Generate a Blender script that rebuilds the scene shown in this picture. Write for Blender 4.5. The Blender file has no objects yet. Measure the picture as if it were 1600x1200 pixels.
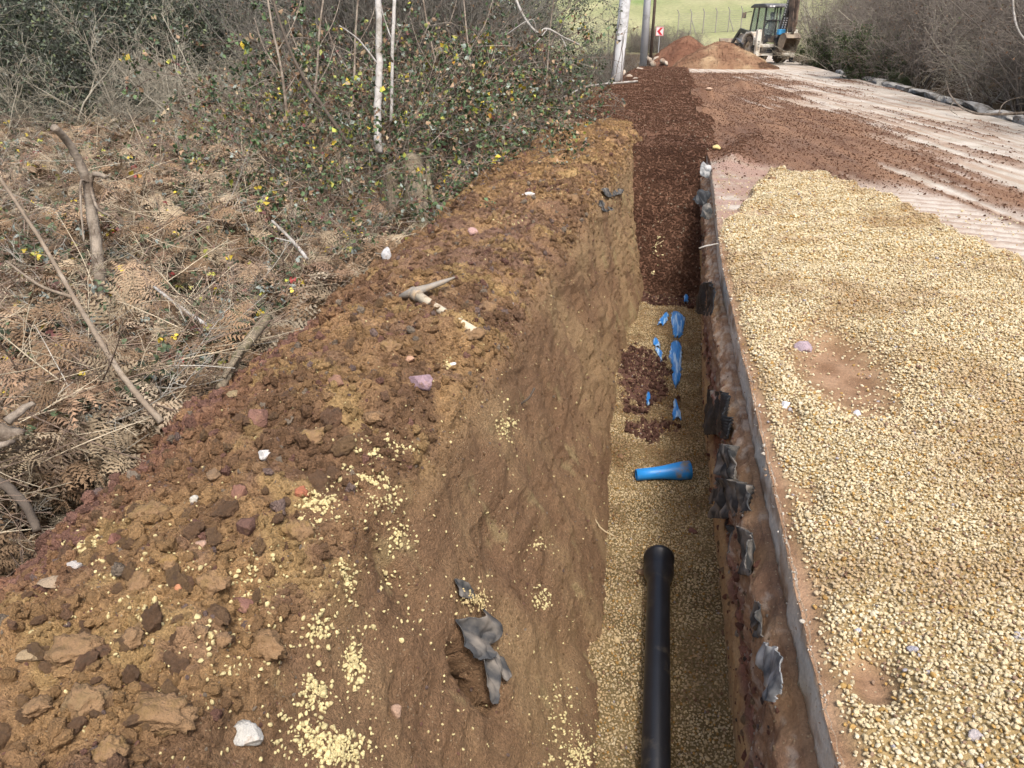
import bpy, bmesh, math, random
import numpy as np
from mathutils import Vector, Matrix, Euler
from mathutils.bvhtree import BVHTree

RNG = np.random.default_rng(11)
random.seed(5)
R = math.radians
scene = bpy.context.scene
COL = scene.collection

# ------------------------------------------------------------------ camera
CAM_H, PITCH, YAW, FPX = 1.6, 25.0, 10.4, 1200.0     # metres, degrees, degrees, focal length in pixels of a 1600 px frame
cam_d = bpy.data.cameras.new('camera')
cam = bpy.data.objects.new('camera', cam_d)
COL.objects.link(cam)
cam_d.sensor_width = 36
cam_d.lens = FPX / 1600 * 36
cam_d.clip_start = 0.05
cam_d.clip_end = 1500
cam.location = (0, 0, CAM_H)
cam.rotation_euler = (R(90 - PITCH), 0, R(YAW))
scene.camera = cam

# ------------------------------------------------------------------ light
SUN_EL, SUN_AZ = 59.0, 152.0          # azimuth clockwise from +Y: high, behind the camera and to its right
world = bpy.data.worlds.new('World')
scene.world = world
world.use_nodes = True
wn = world.node_tree.nodes
sky = wn.new('ShaderNodeTexSky')
sky.sky_type = 'NISHITA'
sky.sun_disc = False
sky.sun_elevation = R(SUN_EL)
sky.sun_rotation = R(SUN_AZ)
sky.air_density = 1.0
sky.dust_density = 6.0
sky.ozone_density = 0.6
world.node_tree.links.new(sky.outputs[0], wn['Background'].inputs[0])
wn['Background'].inputs[1].default_value = 0.14
sd = bpy.data.lights.new('sun', 'SUN')
sd.energy = 2.1
sd.angle = R(12)
sd.color = (1.0, 0.975, 0.945)
sun = bpy.data.objects.new('sun', sd)
COL.objects.link(sun)
sdir = Vector((math.sin(R(SUN_AZ)) * math.cos(R(SUN_EL)), math.cos(R(SUN_AZ)) * math.cos(R(SUN_EL)), math.sin(R(SUN_EL))))
sun.rotation_euler = sdir.to_track_quat('Z', 'Y').to_euler()
scene.view_settings.view_transform = 'Standard'
scene.view_settings.look = 'None'
scene.view_settings.gamma = 1
scene.view_settings.use_curve_mapping = False
scene.view_settings.exposure = 0.58
scene.cycles.max_bounces = 6
scene.cycles.diffuse_bounces = 3

# ------------------------------------------------------------------ camera geometry helpers
_Rm = cam.rotation_euler.to_matrix()


def ray(px, py):
    d = _Rm @ Vector(((px - 800) / FPX, -(py - 600) / FPX, -1.0))
    return d


def at_depth(px, py, depth):
    """world point seen at a place of the photograph, depth metres along the camera axis"""
    return Vector((0, 0, CAM_H)) + ray(px, py) * depth


def on_plane(px, py, z=0.0):
    d = ray(px, py)
    return Vector((0, 0, CAM_H)) + d * ((z - CAM_H) / d.z)


_Rn = np.array(_Rm)


def project(P):
    q = (P - np.array([0, 0, CAM_H])) @ _Rn
    dep = -q[:, 2]
    dd = np.maximum(dep, 1e-3)
    return 800 + FPX * q[:, 0] / dd, 600 - FPX * q[:, 1] / dd, dep


def in_view(P, mx=260, my=200):
    x, y, d = project(P)
    return (d > 0.2) & (x > -mx) & (x < 1600 + mx) & (y > -my) & (y < 1200 + my)


# ------------------------------------------------------------------ noise
_perm = {}


def _p(seed):
    if seed not in _perm:
        r = np.random.default_rng(seed + 900)
        p = r.permutation(256)
        g = r.normal(size=(256, 3)).astype(np.float32)
        g /= np.linalg.norm(g, axis=1)[:, None]
        _perm[seed] = (np.concatenate([p, p]), g)
    return _perm[seed]


def perlin(x, y, z, seed=0):
    x = np.asarray(x, np.float32); y = np.asarray(y, np.float32); z = np.zeros_like(x) + np.asarray(z, np.float32)
    p, g = _p(seed)
    xi = np.floor(x); yi = np.floor(y); zi = np.floor(z)
    xf = x - xi; yf = y - yi; zf = z - zi
    xi = xi.astype(np.int64) & 255; yi = yi.astype(np.int64) & 255; zi = zi.astype(np.int64) & 255
    u = xf * xf * xf * (xf * (xf * 6 - 15) + 10); v = yf * yf * yf * (yf * (yf * 6 - 15) + 10); w = zf * zf * zf * (zf * (zf * 6 - 15) + 10)
    out = 0
    for a in (0, 1):
        px = p[(xi + a) & 255]
        wx = u if a else 1 - u
        for b in (0, 1):
            py = p[(px + yi + b) & 255]
            wy = v if b else 1 - v
            for c in (0, 1):
                h = p[(py + zi + c) & 255]
                G = g[h]
                wz = w if c else 1 - w
                out = out + wx * wy * wz * (G[..., 0] * (xf - a) + G[..., 1] * (yf - b) + G[..., 2] * (zf - c))
    return out * 1.5


def fbm(x, y, z, scale, octaves=4, seed=0, gain=0.5, ridge=False):
    s, amp, tot = scale, 1.0, 0.0
    out = 0
    for o in range(octaves):
        n = perlin(x * s, y * s, np.asarray(z) * s, seed + o)
        if ridge:
            n = np.abs(n) * 2 - 0.5
        out = out + amp * n
        tot += amp
        amp *= gain; s *= 2.03
    return out / tot


def sstep(a, b, x):
    t = np.clip((np.asarray(x, float) - a) / (b - a), 0, 1)
    return t * t * (3 - 2 * t)


def mix(a, b, t):
    t = np.asarray(t)[..., None]
    return np.asarray(a) * (1 - t) + np.asarray(b) * t


# ------------------------------------------------------------------ materials
def new_mat(name):
    m = bpy.data.materials.new(name)
    m.use_nodes = True
    return m, m.node_tree.nodes, m.node_tree.links, m.node_tree.nodes['Principled BSDF']


def attr_mat(name, rough=0.9, bump=0.4, bscale=150.0, bdist=0.01, var=0.25, vscale=60.0, inst=False, speck=0.0, spec=0.25, vorb=False):
    """colour read from an attribute, varied by fine noise, with a fine relief"""
    m, n, l, b = new_mat(name)
    a = n.new('ShaderNodeAttribute')
    a.attribute_name = 'icol' if inst else 'Col'
    a.attribute_type = 'INSTANCER' if inst else 'GEOMETRY'
    tc = n.new('ShaderNodeTexCoord')
    vec = tc.outputs['Object'] if inst else None
    if vec is None:
        geo = n.new('ShaderNodeNewGeometry'); vec = geo.outputs['Position']
    nz = n.new('ShaderNodeTexNoise'); nz.inputs['Scale'].default_value = vscale; nz.inputs['Detail'].default_value = 5; nz.inputs['Roughness'].default_value = 0.65
    l.new(vec, nz.inputs['Vector'])
    mr = n.new('ShaderNodeMapRange'); mr.inputs[1].default_value = 0.25; mr.inputs[2].default_value = 0.75
    mr.inputs[3].default_value = 1 - var; mr.inputs[4].default_value = 1 + var
    l.new(nz.outputs['Fac'], mr.inputs[0])
    mul = n.new('ShaderNodeVectorMath'); mul.operation = 'SCALE'
    l.new(a.outputs['Color'], mul.inputs[0]); l.new(mr.outputs[0], mul.inputs['Scale'])
    last = mul.outputs[0]
    if speck:
        vo = n.new('ShaderNodeTexVoronoi'); vo.inputs['Scale'].default_value = 130
        l.new(vec, vo.inputs['Vector'])
        sx = n.new('ShaderNodeSeparateColor'); l.new(vo.outputs['Color'], sx.inputs[0])
        gt = n.new('ShaderNodeMath'); gt.operation = 'GREATER_THAN'; gt.inputs[1].default_value = 1 - speck
        l.new(sx.outputs[0], gt.inputs[0])
        lt = n.new('ShaderNodeMath'); lt.operation = 'LESS_THAN'; lt.inputs[1].default_value = 0.38
        l.new(vo.outputs['Distance'], lt.inputs[0])
        mm = n.new('ShaderNodeMath'); mm.operation = 'MULTIPLY'
        l.new(gt.outputs[0], mm.inputs[0]); l.new(lt.outputs[0], mm.inputs[1])
        mx = n.new('ShaderNodeMix'); mx.data_type = 'RGBA'
        l.new(mm.outputs[0], mx.inputs[0]); l.new(last, mx.inputs[6]); mx.inputs[7].default_value = (0.42, 0.32, 0.2, 1)
        last = mx.outputs[2]
    l.new(last, b.inputs['Base Color'])
    b.inputs['Roughness'].default_value = rough
    b.inputs['Specular IOR Level'].default_value = spec
    if bump:
        bz = n.new('ShaderNodeTexNoise'); bz.inputs['Scale'].default_value = bscale; bz.inputs['Detail'].default_value = 4; bz.inputs['Roughness'].default_value = 0.7
        l.new(vec, bz.inputs['Vector'])
        bp = n.new('ShaderNodeBump'); bp.inputs['Strength'].default_value = bump; bp.inputs['Distance'].default_value = bdist
        l.new(bz.outputs['Fac'], bp.inputs['Height']); l.new(bp.outputs[0], b.inputs['Normal'])
    return m


_flat = {}


def mat(name, col, rough=0.7, var=0.2, vscale=12.0, bump=0.15, bscale=60.0, metal=0.0, spec=0.4, objvar=0.0, dirt=None, dirt_amt=0.45, stretch=None, bdist=0.01):
    if name in _flat:
        return _flat[name]
    m, n, l, b = new_mat(name)
    tc = n.new('ShaderNodeTexCoord'); vec = tc.outputs['Object']
    if stretch:
        mp = n.new('ShaderNodeMapping'); mp.inputs['Scale'].default_value = stretch
        l.new(vec, mp.inputs[0]); vec = mp.outputs[0]
    nz = n.new('ShaderNodeTexNoise'); nz.inputs['Scale'].default_value = vscale; nz.inputs['Detail'].default_value = 6; nz.inputs['Roughness'].default_value = 0.65
    l.new(vec, nz.inputs['Vector'])
    mr = n.new('ShaderNodeMapRange'); mr.inputs[1].default_value = 0.25; mr.inputs[2].default_value = 0.75
    mr.inputs[3].default_value = 1 - var; mr.inputs[4].default_value = 1 + var
    l.new(nz.outputs['Fac'], mr.inputs[0])
    mul = n.new('ShaderNodeVectorMath'); mul.operation = 'SCALE'
    mul.inputs[0].default_value = col
    l.new(mr.outputs[0], mul.inputs['Scale'])
    last = mul.outputs[0]
    if objvar:
        oi = n.new('ShaderNodeObjectInfo'); m2 = n.new('ShaderNodeMapRange'); m2.inputs[3].default_value = 1 - objvar; m2.inputs[4].default_value = 1 + objvar
        l.new(oi.outputs['Random'], m2.inputs[0])
        mu = n.new('ShaderNodeVectorMath'); mu.operation = 'SCALE'
        l.new(last, mu.inputs[0]); l.new(m2.outputs[0], mu.inputs['Scale']); last = mu.outputs[0]
    if dirt:
        dz = n.new('ShaderNodeTexNoise'); dz.inputs['Scale'].default_value = vscale * 0.6; dz.inputs['Detail'].default_value = 8; dz.inputs['Roughness'].default_value = 0.7
        l.new(tc.outputs['Object'], dz.inputs['Vector'])
        dr = n.new('ShaderNodeMapRange'); dr.inputs[1].default_value = 0.62 - dirt_amt * 0.35; dr.inputs[2].default_value = 0.72 - dirt_amt * 0.25
        l.new(dz.outputs['Fac'], dr.inputs[0])
        mx = n.new('ShaderNodeMix'); mx.data_type = 'RGBA'
        l.new(dr.outputs[0], mx.inputs[0]); l.new(last, mx.inputs[6]); mx.inputs[7].default_value = (*dirt, 1)
        last = mx.outputs[2]
    l.new(last, b.inputs['Base Color'])
    b.inputs['Roughness'].default_value = rough
    b.inputs['Metallic'].default_value = metal
    b.inputs['Specular IOR Level'].default_value = spec
    if bump:
        bz = n.new('ShaderNodeTexNoise'); bz.inputs['Scale'].default_value = bscale; bz.inputs['Detail'].default_value = 5
        l.new(vec, bz.inputs['Vector'])
        bp = n.new('ShaderNodeBump'); bp.inputs['Strength'].default_value = bump; bp.inputs['Distance'].default_value = bdist
        l.new(bz.outputs['Fac'], bp.inputs['Height']); l.new(bp.outputs[0], b.inputs['Normal'])
    _flat[name] = m
    return m


# ------------------------------------------------------------------ object helpers
def tag(o, label=None, cat=None, group=None, kind=None):
    if label: o['label'] = label
    if cat: o['category'] = cat
    if group: o['group'] = group
    if kind or cat: o['kind'] = kind or 'thing'
    return o


def np_mesh(name, V, F, m=None, col=None, smooth=False, uv=None):
    V = np.ascontiguousarray(V, np.float32); F = np.ascontiguousarray(F, np.int32)
    me = bpy.data.meshes.new(name)
    k = F.shape[1]
    me.vertices.add(len(V)); me.vertices.foreach_set('co', V.ravel())
    me.loops.add(F.size); me.loops.foreach_set('vertex_index', F.ravel())
    me.polygons.add(len(F)); me.polygons.foreach_set('loop_start', np.arange(0, F.size, k, dtype=np.int32))
    if smooth:
        me.polygons.foreach_set('use_smooth', np.ones(len(F), bool))
    if col is not None:
        c = np.ones((len(V), 4), np.float32); c[:, :3] = np.clip(col, 0, 1)
        a = me.color_attributes.new('Col', 'FLOAT_COLOR', 'POINT'); a.data.foreach_set('color', c.ravel())
    me.update(calc_edges=True)
    if m: me.materials.append(m)
    return me


def link(name, me, parent=None, loc=None, rot=None):
    o = bpy.data.objects.new(name, me)
    COL.objects.link(o)
    if parent: o.parent = parent
    if loc is not None: o.location = loc
    if rot is not None: o.rotation_euler = rot
    return o


def empty(name, loc=(0, 0, 0), rot=(0, 0, 0)):
    o = bpy.data.objects.new(name, None); COL.objects.link(o)
    o.empty_display_size = 0.1
    o.location = loc; o.rotation_euler = rot
    return o


def grid_faces(nr, nc):
    a = (np.arange(nr - 1)[:, None] * nc + np.arange(nc - 1)[None]).ravel()
    return np.stack([a, a + 1, a + nc + 1, a + nc], 1)


def grid_normals(P):
    du = np.gradient(P, axis=1); dv = np.gradient(P, axis=0)
    n = np.cross(du, dv)
    return n / (np.linalg.norm(n, axis=2, keepdims=True) + 1e-9)


def copy_thing(o, parent=None):
    c = o.copy(); COL.objects.link(c)
    if parent: c.parent = parent; c.matrix_parent_inverse = o.matrix_parent_inverse.copy()
    for ch in [x for x in bpy.data.objects if x.parent == o] if not hasattr(copy_thing, 'kids') else copy_thing.kids.get(o.name, []):
        copy_thing(ch, c)
    return c


class MB:
    """collects shapes for one mesh"""

    def __init__(s):
        s.V = []; s.F = []; s.n = 0

    def add(s, V, F):
        V = [tuple(v) for v in V]
        s.V += V; s.F += [tuple(i + s.n for i in f) for f in F]; s.n += len(V)

    def box(s, c, d, M=None, taper=1.0):
        x, y, z = d[0] / 2, d[1] / 2, d[2] / 2
        v = [(-x, -y, -z), (x, -y, -z), (x, y, -z), (-x, y, -z), (-x * taper, -y * taper, z), (x * taper, -y * taper, z), (x * taper, y * taper, z), (-x * taper, y * taper, z)]
        v = [Vector(p) for p in v]
        if M is not None: v = [M @ p for p in v]
        c = Vector(c)
        s.add([p + c for p in v], [(0, 3, 2, 1), (4, 5, 6, 7), (0, 1, 5, 4), (1, 2, 6, 5), (2, 3, 7, 6), (3, 0, 4, 7)])

    def bar(s, a, b, w, h=None, w2=None):
        """rectangular bar from a to b"""
        a = Vector(a); b = Vector(b); h = h or w; w2 = w2 if w2 is not None else w
        d = (b - a).normalized(); up = Vector((0, 0, 1)) if abs(d.z) < 0.95 else Vector((0, 1, 0))
        sx = d.cross(up).normalized(); uz = sx.cross(d)
        v = []
        for p, ww in ((a, w), (b, w2)):
            for i, j in ((-1, -1), (1, -1), (1, 1), (-1, 1)):
                v.append(p + sx * i * ww / 2 + uz * j * h / 2)
        s.add(v, [(3, 2, 1, 0), (4, 5, 6, 7), (0, 1, 5, 4), (1, 2, 6, 5), (2, 3, 7, 6), (3, 0, 4, 7)])

    def prism(s, pts, a, b, plane='YZ'):
        """polygon extruded from a to b along the third axis"""
        f = {'YZ': lambda p, t: (t, p[0], p[1]), 'XZ': lambda p, t: (p[0], t, p[1]), 'XY': lambda p, t: (p[0], p[1], t)}[plane]
        n = len(pts)
        s.add([f(p, a) for p in pts] + [f(p, b) for p in pts], [tuple(range(n - 1, -1, -1)), tuple(range(n, 2 * n))] + [(i, (i + 1) % n, n + (i + 1) % n, n + i) for i in range(n)])

    def tube(s, pts, rad, n=8, cap=True):
        pts = [Vector(p) for p in pts]
        if not hasattr(rad, '__len__'): rad = [rad] * len(pts)
        V = []; F = []
        ref = Vector((0.31, 0.17, 0.93))
        for i, p in enumerate(pts):
            d = (pts[min(i + 1, len(pts) - 1)] - pts[max(i - 1, 0)]).normalized()
            if abs(d.dot(ref)) > 0.97: ref = Vector((0.9, 0.3, 0.1))
            sx = d.cross(ref).normalized(); sy = sx.cross(d)
            for k in range(n):
                t = 2 * math.pi * k / n
                V.append(p + (sx * math.cos(t) + sy * math.sin(t)) * rad[i])
        for i in range(len(pts) - 1):
            for k in range(n):
                F.append((i * n + k, i * n + (k + 1) % n, (i + 1) * n + (k + 1) % n, (i + 1) * n + k))
        if cap:
            F.append(tuple(range(n - 1, -1, -1))); F.append(tuple((len(pts) - 1) * n + k for k in range(n)))
        s.add(V, F)

    def build(s, name, m, parent=None, smooth=False, bevel=0.0, loc=None, rot=None, mesh_only=False):
        me = bpy.data.meshes.new(name); me.from_pydata([tuple(v) for v in s.V], [], s.F)
        if m: me.materials.append(m)
        if smooth:
            me.polygons.foreach_set('use_smooth', [True] * len(me.polygons))
        me.update()
        if mesh_only: return me
        o = link(name, me, parent, loc, rot)
        if bevel:
            b = o.modifiers.new('bevel', 'BEVEL'); b.width = bevel; b.segments = 2; b.limit_method = 'ANGLE'
        return o


def lathe(mb, prof, c=(0, 0, 0), axis='Z', n=24):
    """profile of (radius, height) turned about an axis through c"""
    V = []; F = []
    for r_, h in prof:
        for k in range(n):
            t = 2 * math.pi * k / n
            q = (r_ * math.cos(t), r_ * math.sin(t), h)
            if axis == 'X': q = (q[2], q[0], q[1])
            if axis == 'Y': q = (q[0], q[2], q[1])
            V.append((q[0] + c[0], q[1] + c[1], q[2] + c[2]))
    for i in range(len(prof) - 1):
        for k in range(n):
            F.append((i * n + k, i * n + (k + 1) % n, (i + 1) * n + (k + 1) % n, (i + 1) * n + k))
    mb.add(V, F)


# ------------------------------------------------------------------ scatter of loose pieces nobody could count
def scatter(name, P, rot, scl, col, protos, label=None, cat=None, parent=None):
    n = len(P)
    me = bpy.data.meshes.new(name)
    me.vertices.add(n); me.vertices.foreach_set('co', np.ascontiguousarray(P, np.float32).ravel())
    rot = np.ascontiguousarray(rot, np.float32)
    scl = np.asarray(scl, np.float32)
    if scl.ndim == 1: scl = np.repeat(scl[:, None], 3, 1)
    a = me.attributes.new('rot', 'FLOAT_VECTOR', 'POINT'); a.data.foreach_set('vector', rot.ravel())
    a = me.attributes.new('scl', 'FLOAT_VECTOR', 'POINT'); a.data.foreach_set('vector', np.ascontiguousarray(scl).ravel())
    c = np.ones((n, 4), np.float32); c[:, :3] = np.clip(col, 0, 1)
    a = me.attributes.new('icol', 'FLOAT_COLOR', 'POINT'); a.data.foreach_set('color', c.ravel())
    a = me.attributes.new('idx', 'INT', 'POINT'); a.data.foreach_set('value', RNG.integers(0, len(protos), n).astype(np.int32))
    o = link(name, me, parent)
    tag(o, label, cat, kind='stuff')
    g = bpy.data.node_groups.new(name, 'GeometryNodeTree')
    g.interface.new_socket('Geometry', in_out='INPUT', socket_type='NodeSocketGeometry')
    g.interface.new_socket('Geometry', in_out='OUTPUT', socket_type='NodeSocketGeometry')
    N, L = g.nodes, g.links
    gi = N.new('NodeGroupInput'); go = N.new('NodeGroupOutput')
    ip = N.new('GeometryNodeInstanceOnPoints'); ip.inputs['Pick Instance'].default_value = True
    jg = N.new('GeometryNodeJoinGeometry')
    for po in reversed(protos):
        oi = N.new('GeometryNodeObjectInfo'); oi.inputs['Object'].default_value = po
        ti = N.new('GeometryNodeGeometryToInstance')
        L.new(oi.outputs['Geometry'], ti.inputs[0]); L.new(ti.outputs[0], jg.inputs[0])

    def na(nm, dt):
        x = N.new('GeometryNodeInputNamedAttribute'); x.data_type = dt; x.inputs[0].default_value = nm
        return x.outputs[0]
    er = N.new('FunctionNodeEulerToRotation'); L.new(na('rot', 'FLOAT_VECTOR'), er.inputs[0])
    L.new(gi.outputs[0], ip.inputs['Points']); L.new(jg.outputs[0], ip.inputs['Instance'])
    L.new(na('idx', 'INT'), ip.inputs['Instance Index']); L.new(er.outputs[0], ip.inputs['Rotation']); L.new(na('scl', 'FLOAT_VECTOR'), ip.inputs['Scale'])
    L.new(ip.outputs[0], go.inputs[0])
    md = o.modifiers.new('scatter', 'NODES'); md.node_group = g
    return o


def proto(me):
    return bpy.data.objects.new(me.name, me)      # never linked to the scene


def ico(sub):
    bm = bmesh.new(); bmesh.ops.create_icosphere(bm, subdivisions=sub, radius=1.0)
    V = np.array([v.co[:] for v in bm.verts]); F = np.array([[v.index for v in f.verts] for f in bm.faces])
    bm.free()
    return V, F


ICO = {s: ico(s) for s in (1, 2, 3, 4)}


def rock_verts(sub, seed, amp=0.3, facet=0.5, flat=(1, 1, 1), fine=0.0):
    """angular lump: a ball cut by random planes, then roughened"""
    V, F = ICO[sub]
    V = V.copy()
    r = np.random.default_rng(seed)
    for _ in range(int(9 * facet + 0.5) * 2):
        n = r.normal(size=3); n /= np.linalg.norm(n)
        d = r.uniform(0.55, 0.85)
        k = V @ n
        V -= np.maximum(k - d, 0)[:, None] * n
    q = fbm(V[:, 0] + seed, V[:, 1], V[:, 2] - seed, 1.3, 3, seed)
    V *= (1 + amp * q)[:, None]
    if fine:
        q = fbm(V[:, 0] + seed, V[:, 1], V[:, 2] - seed, 4.5, 3, seed + 7)
        V *= (1 + fine * q)[:, None]
    V *= np.asarray(flat)
    return V, F


# ------------------------------------------------------------------ ground shape
def xe(Y):
    """edge of the road slab along the trench"""
    Y = np.asarray(Y, float)
    return 0.53 + 0.13 * sstep(5, 10.5, Y) + 0.012 * fbm(Y, Y * 0, 1.5, 0.9, 4, 3) + .009 * fbm(Y, Y * 0, 3.5, 7, 3, 4)


def xfl(Y):
    """foot of the left trench wall"""
    return np.interp(Y, [0, 2.3, 3.5, 5, 7.3, 8.6, 12, 15], [-.02, -.03, -.08, -.15, -.12, 0, .02, .05])


def xcrest(Y):
    return np.interp(Y, [0, 1.3, 2.0, 2.4, 3.3, 5.2, 6.6, 9, 11, 12, 14], [-.98, -.96, -.95, -.86, -.80, -.74, -.66, -.52, -.42, -.33, -.3])


FLOOR_Z = -1.25
# bank: rows along Y (finer near the camera), columns over the profile
ys = [0.15]
while ys[-1] < 14.2:
    ys.append(ys[-1] + 0.0046 * (ys[-1] + 1.6))
ys = np.array(ys)
NU = 400
prof_x = []
prof_z = []
kx = np.array([0, .06, .12, .20, .34, .47, .515, .56, .66, .80, .93, 1.0])
for Y in ys:
    c = xcrest(Y); f = xfl(Y)
    n1 = float(perlin(np.array([Y * .9]), np.array([2.2]), 0, 5)[0]); n2 = float(perlin(np.array([Y * .7]), np.array([7.7]), 0, 6)[0])
    foot = -2.02 + 0.13 * n1
    far = float(sstep(11.5, 13.5, Y))
    top = 0.17 + 0.07 * n2 - 0.12 * far
    if Y > 10.5: foot = foot + 0.1 * (Y - 10.5) * .5
    px_ = [-3.6, -2.75, foot - .18, foot + .06, foot + .42, c - .22, c, c + .11, c + .36 * (f - c), c + .66 * (f - c), f - .03, f + .03]
    pz_ = [-.75, -.55, -.26, .0, top + .02, top + .06, top - .05, top - .20, -.40, -.82, -1.2, -1.5]
    u = np.linspace(0, 1, NU)
    uu = np.interp(u, [0, .1, .5, 1], [0, .08, .50, 1])
    prof_x.append(np.interp(uu, kx, px_)); prof_z.append(np.interp(uu, kx, pz_))
BX = np.array(prof_x); BZ = np.array(prof_z)
for _ in range(36):       # round off the corners of the profile
    BX[:, 1:-1] = (BX[:, :-2] + 2 * BX[:, 1:-1] + BX[:, 2:]) / 4; BZ[:, 1:-1] = (BZ[:, :-2] + 2 * BZ[:, 1:-1] + BZ[:, 2:]) / 4
BY = np.repeat(ys[:, None], NU, 1)
U = np.repeat(np.linspace(0, 1, NU)[None], len(ys), 0)
B = np.stack([BX, BY, BZ], 2)


def bvh_of(V, F):
    return BVHTree.FromPolygons(V.reshape(-1, 3).tolist(), F.tolist())


# rough ray hits on the undisplaced bank, for features that are shaped into it
_sb = B[::6, ::4]
_rough = bvh_of(_sb, grid_faces(_sb.shape[0], _sb.shape[1]))


def rough_hit(px, py):
    h = _rough.ray_cast(Vector((0, 0, CAM_H)), ray(px, py).normalized())
    return h[0]


wallm = sstep(.50, .58, U) * (1 - sstep(.97, 1, U))       # 1 on the cut face of the trench
topm = sstep(.04, .10, U) * (1 - wallm)
N0 = grid_normals(B)
if N0[len(ys) // 2, NU // 4, 2] < 0: N0 = -N0
disp = 0.095 * fbm(B[..., 0], B[..., 1], B[..., 2], 1.6, 2, 21) * (0.35 + 0.65 * topm)
B = B + N0 * disp[..., None]
# scraped face: runs and ledges along the fall of the cut
arc = np.cumsum(np.linalg.norm(np.diff(B, axis=1, prepend=B[:, :1]), axis=2), axis=1)
scr = fbm(B[..., 1] + .25 * arc, arc * 0.18, 0, 5.0, 4, 31) * 0.026 + fbm(B[..., 1] + .45 * arc, arc * .10, 0, 22, 3, 33, ridge=True) * .009 + fbm(B[..., 1], arc, 0, 2.4, 3, 35) * 0.06
led = fbm(B[..., 1] * .7, arc * 2.2, 0, 3.0, 3, 39, ridge=True) * 0.022
lump = fbm(B[..., 0], B[..., 1], B[..., 2], 5.5, 3, 41) * 0.045 + np.maximum(fbm(B[..., 0], B[..., 1], B[..., 2], 16, 3, 47), -.12) * 0.030
near_f = 1.0
disp = wallm * (scr + led) * (1 - .65 * sstep(.84, .94, U)) + topm * lump * 1.7
N0 = grid_normals(B)
if N0[len(ys) // 2, NU // 4, 2] < 0: N0 = -N0
B = B + N0 * disp[..., None]
hi = fbm(B[..., 0], B[..., 1], B[..., 2], 26, 4, 51, gain=.65) * 0.022 * (0.55 * wallm + topm) + fbm(B[..., 1], arc * .45, 0, 13, 4, 57) * 0.014 * wallm
# hollows pressed into the bank
for (px, py), rad, dep in (((738, 1050), (.045, .10), .30), ((752, 1088), (.035, .07), .24), ((480 + 145, 890), (.035, .10), .045), ((640, 940), (.07, .10), .03), ((905, 480), (.1, .25), .05), ((930, 1010), (.12, .2), .04), ((780, 850), (.1, .12), .03), ((870, 640), (.1, .2), .05)):
    h = rough_hit(px, py)
    if h:
        hv = np.array(h)
        dy = (B[..., 1] - hv[1]) / rad[0]; dz = (B[..., 2] - hv[2]) / rad[1]
        hi = hi - dep * np.exp(-(dy * dy + dz * dz) ** 1.5) * (wallm > .2)
N0 = grid_normals(B)
if N0[len(ys) // 2, NU // 4, 2] < 0: N0 = -N0
B = B + N0 * hi[..., None]

OCHRE = np.array([.465, .290, .140]); BROWN = np.array([.350, .212, .115]); DARK = np.array([.235, .140, .082])
RED = np.array([.370, .190, .125]); PURP = np.array([.285, .175, .128]); YEL = np.array([.52, .35, .160]); TAN = np.array([.31, .20, .10])


def soil_colour(P):
    x, y, z = P[..., 0], P[..., 1], P[..., 2]
    a = fbm(x, y, z, 1.3, 4, 61); b = fbm(x, y, z, 2.6, 4, 67); c = fbm(x, y, z, 4.2, 4, 73); d = fbm(x, y, z, 13, 4, 79)
    q = mix(BROWN, OCHRE, sstep(-.18, .25, a + .25 * d + .22 * sstep(5.5, 9, y)))
    q = mix(q, DARK, sstep(-.02, .28, b + .35 * d) * .9)
    q = mix(q, PURP, sstep(.12, .35, c) * .45)
    # reddish debris down the outer foot of the bank near the camera
    q = mix(q, RED, sstep(-1.35, -2.0, x) * sstep(4.8, 3.2, y) * sstep(-.35, .2, b + .5 * d) * .95)
    q = mix(q, PURP * 1.05, np.exp(-((x + 1.2) / .6) ** 2 - ((y - 5.4) / 1.3) ** 2) * sstep(-.3, .2, c + d) * .9)
    q = mix(q, YEL, sstep(.20, .34, fbm(x, y, z, 3.1, 3, 83) + .2 * d) * .8)
    return q


bc = soil_colour(B)
wallc = mix(np.array([.255, .155, .088]), np.array([.36, .240, .130]), sstep(-.2, .3, fbm(B[..., 1], B[..., 2] * .7, B[..., 0], 1.7, 4, 91) + .25 * sstep(4.5, 8, B[..., 1])))
wallc = mix(wallc, DARK, sstep(.1, .4, fbm(B[..., 1] * 1.6 + .3 * arc, arc * .5, 0, 2.4, 4, 95)) * .6)
wallc = mix(wallc, np.array([.42, .33, .17]), sstep(.22, .38, fbm(B[..., 1] * 1.5, arc * .8, 0, 4.5, 4, 97) + .1 * sstep(6, 9, B[..., 1])) * .55)
bc = bc * (1 - wallm[..., None]) + wallc * wallm[..., None]
M_SOIL = attr_mat('bank_soil', 0.95, 1.0, 110, 0.03, 0.38, 80, speck=0.05, spec=.15)
FB = grid_faces(len(ys), NU)
bank = link('spoil_bank', np_mesh('spoil_bank', B.reshape(-1, 3), FB, M_SOIL, bc.reshape(-1, 3)))
tag(bank, 'heaped brown excavated soil sloping down into the left side of the trench', 'soil bank', kind='structure')

# ---- trench floor: pale bedding gravel
fy = ys[ys < 9.6][::2]
fx = np.linspace(-.5, .95, 130)
FX, FY = np.meshgrid(fx, fy)


def floor_z(X, Y):
    return FLOOR_Z + 0.02 * fbm(X, Y, 0, 1.8, 3, 101) + 0.06 * np.exp(-((Y - 6.15) / .9) ** 2) * sstep(.35, -.1, X) + 0.05 * sstep(.12, -.12, X - xfl(Y)) + .04 * sstep(.12, 0, xe(Y) - X)


FZ = floor_z(FX, FY) + 0.006 * fbm(FX, FY, 0, 30, 2, 103)


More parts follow.
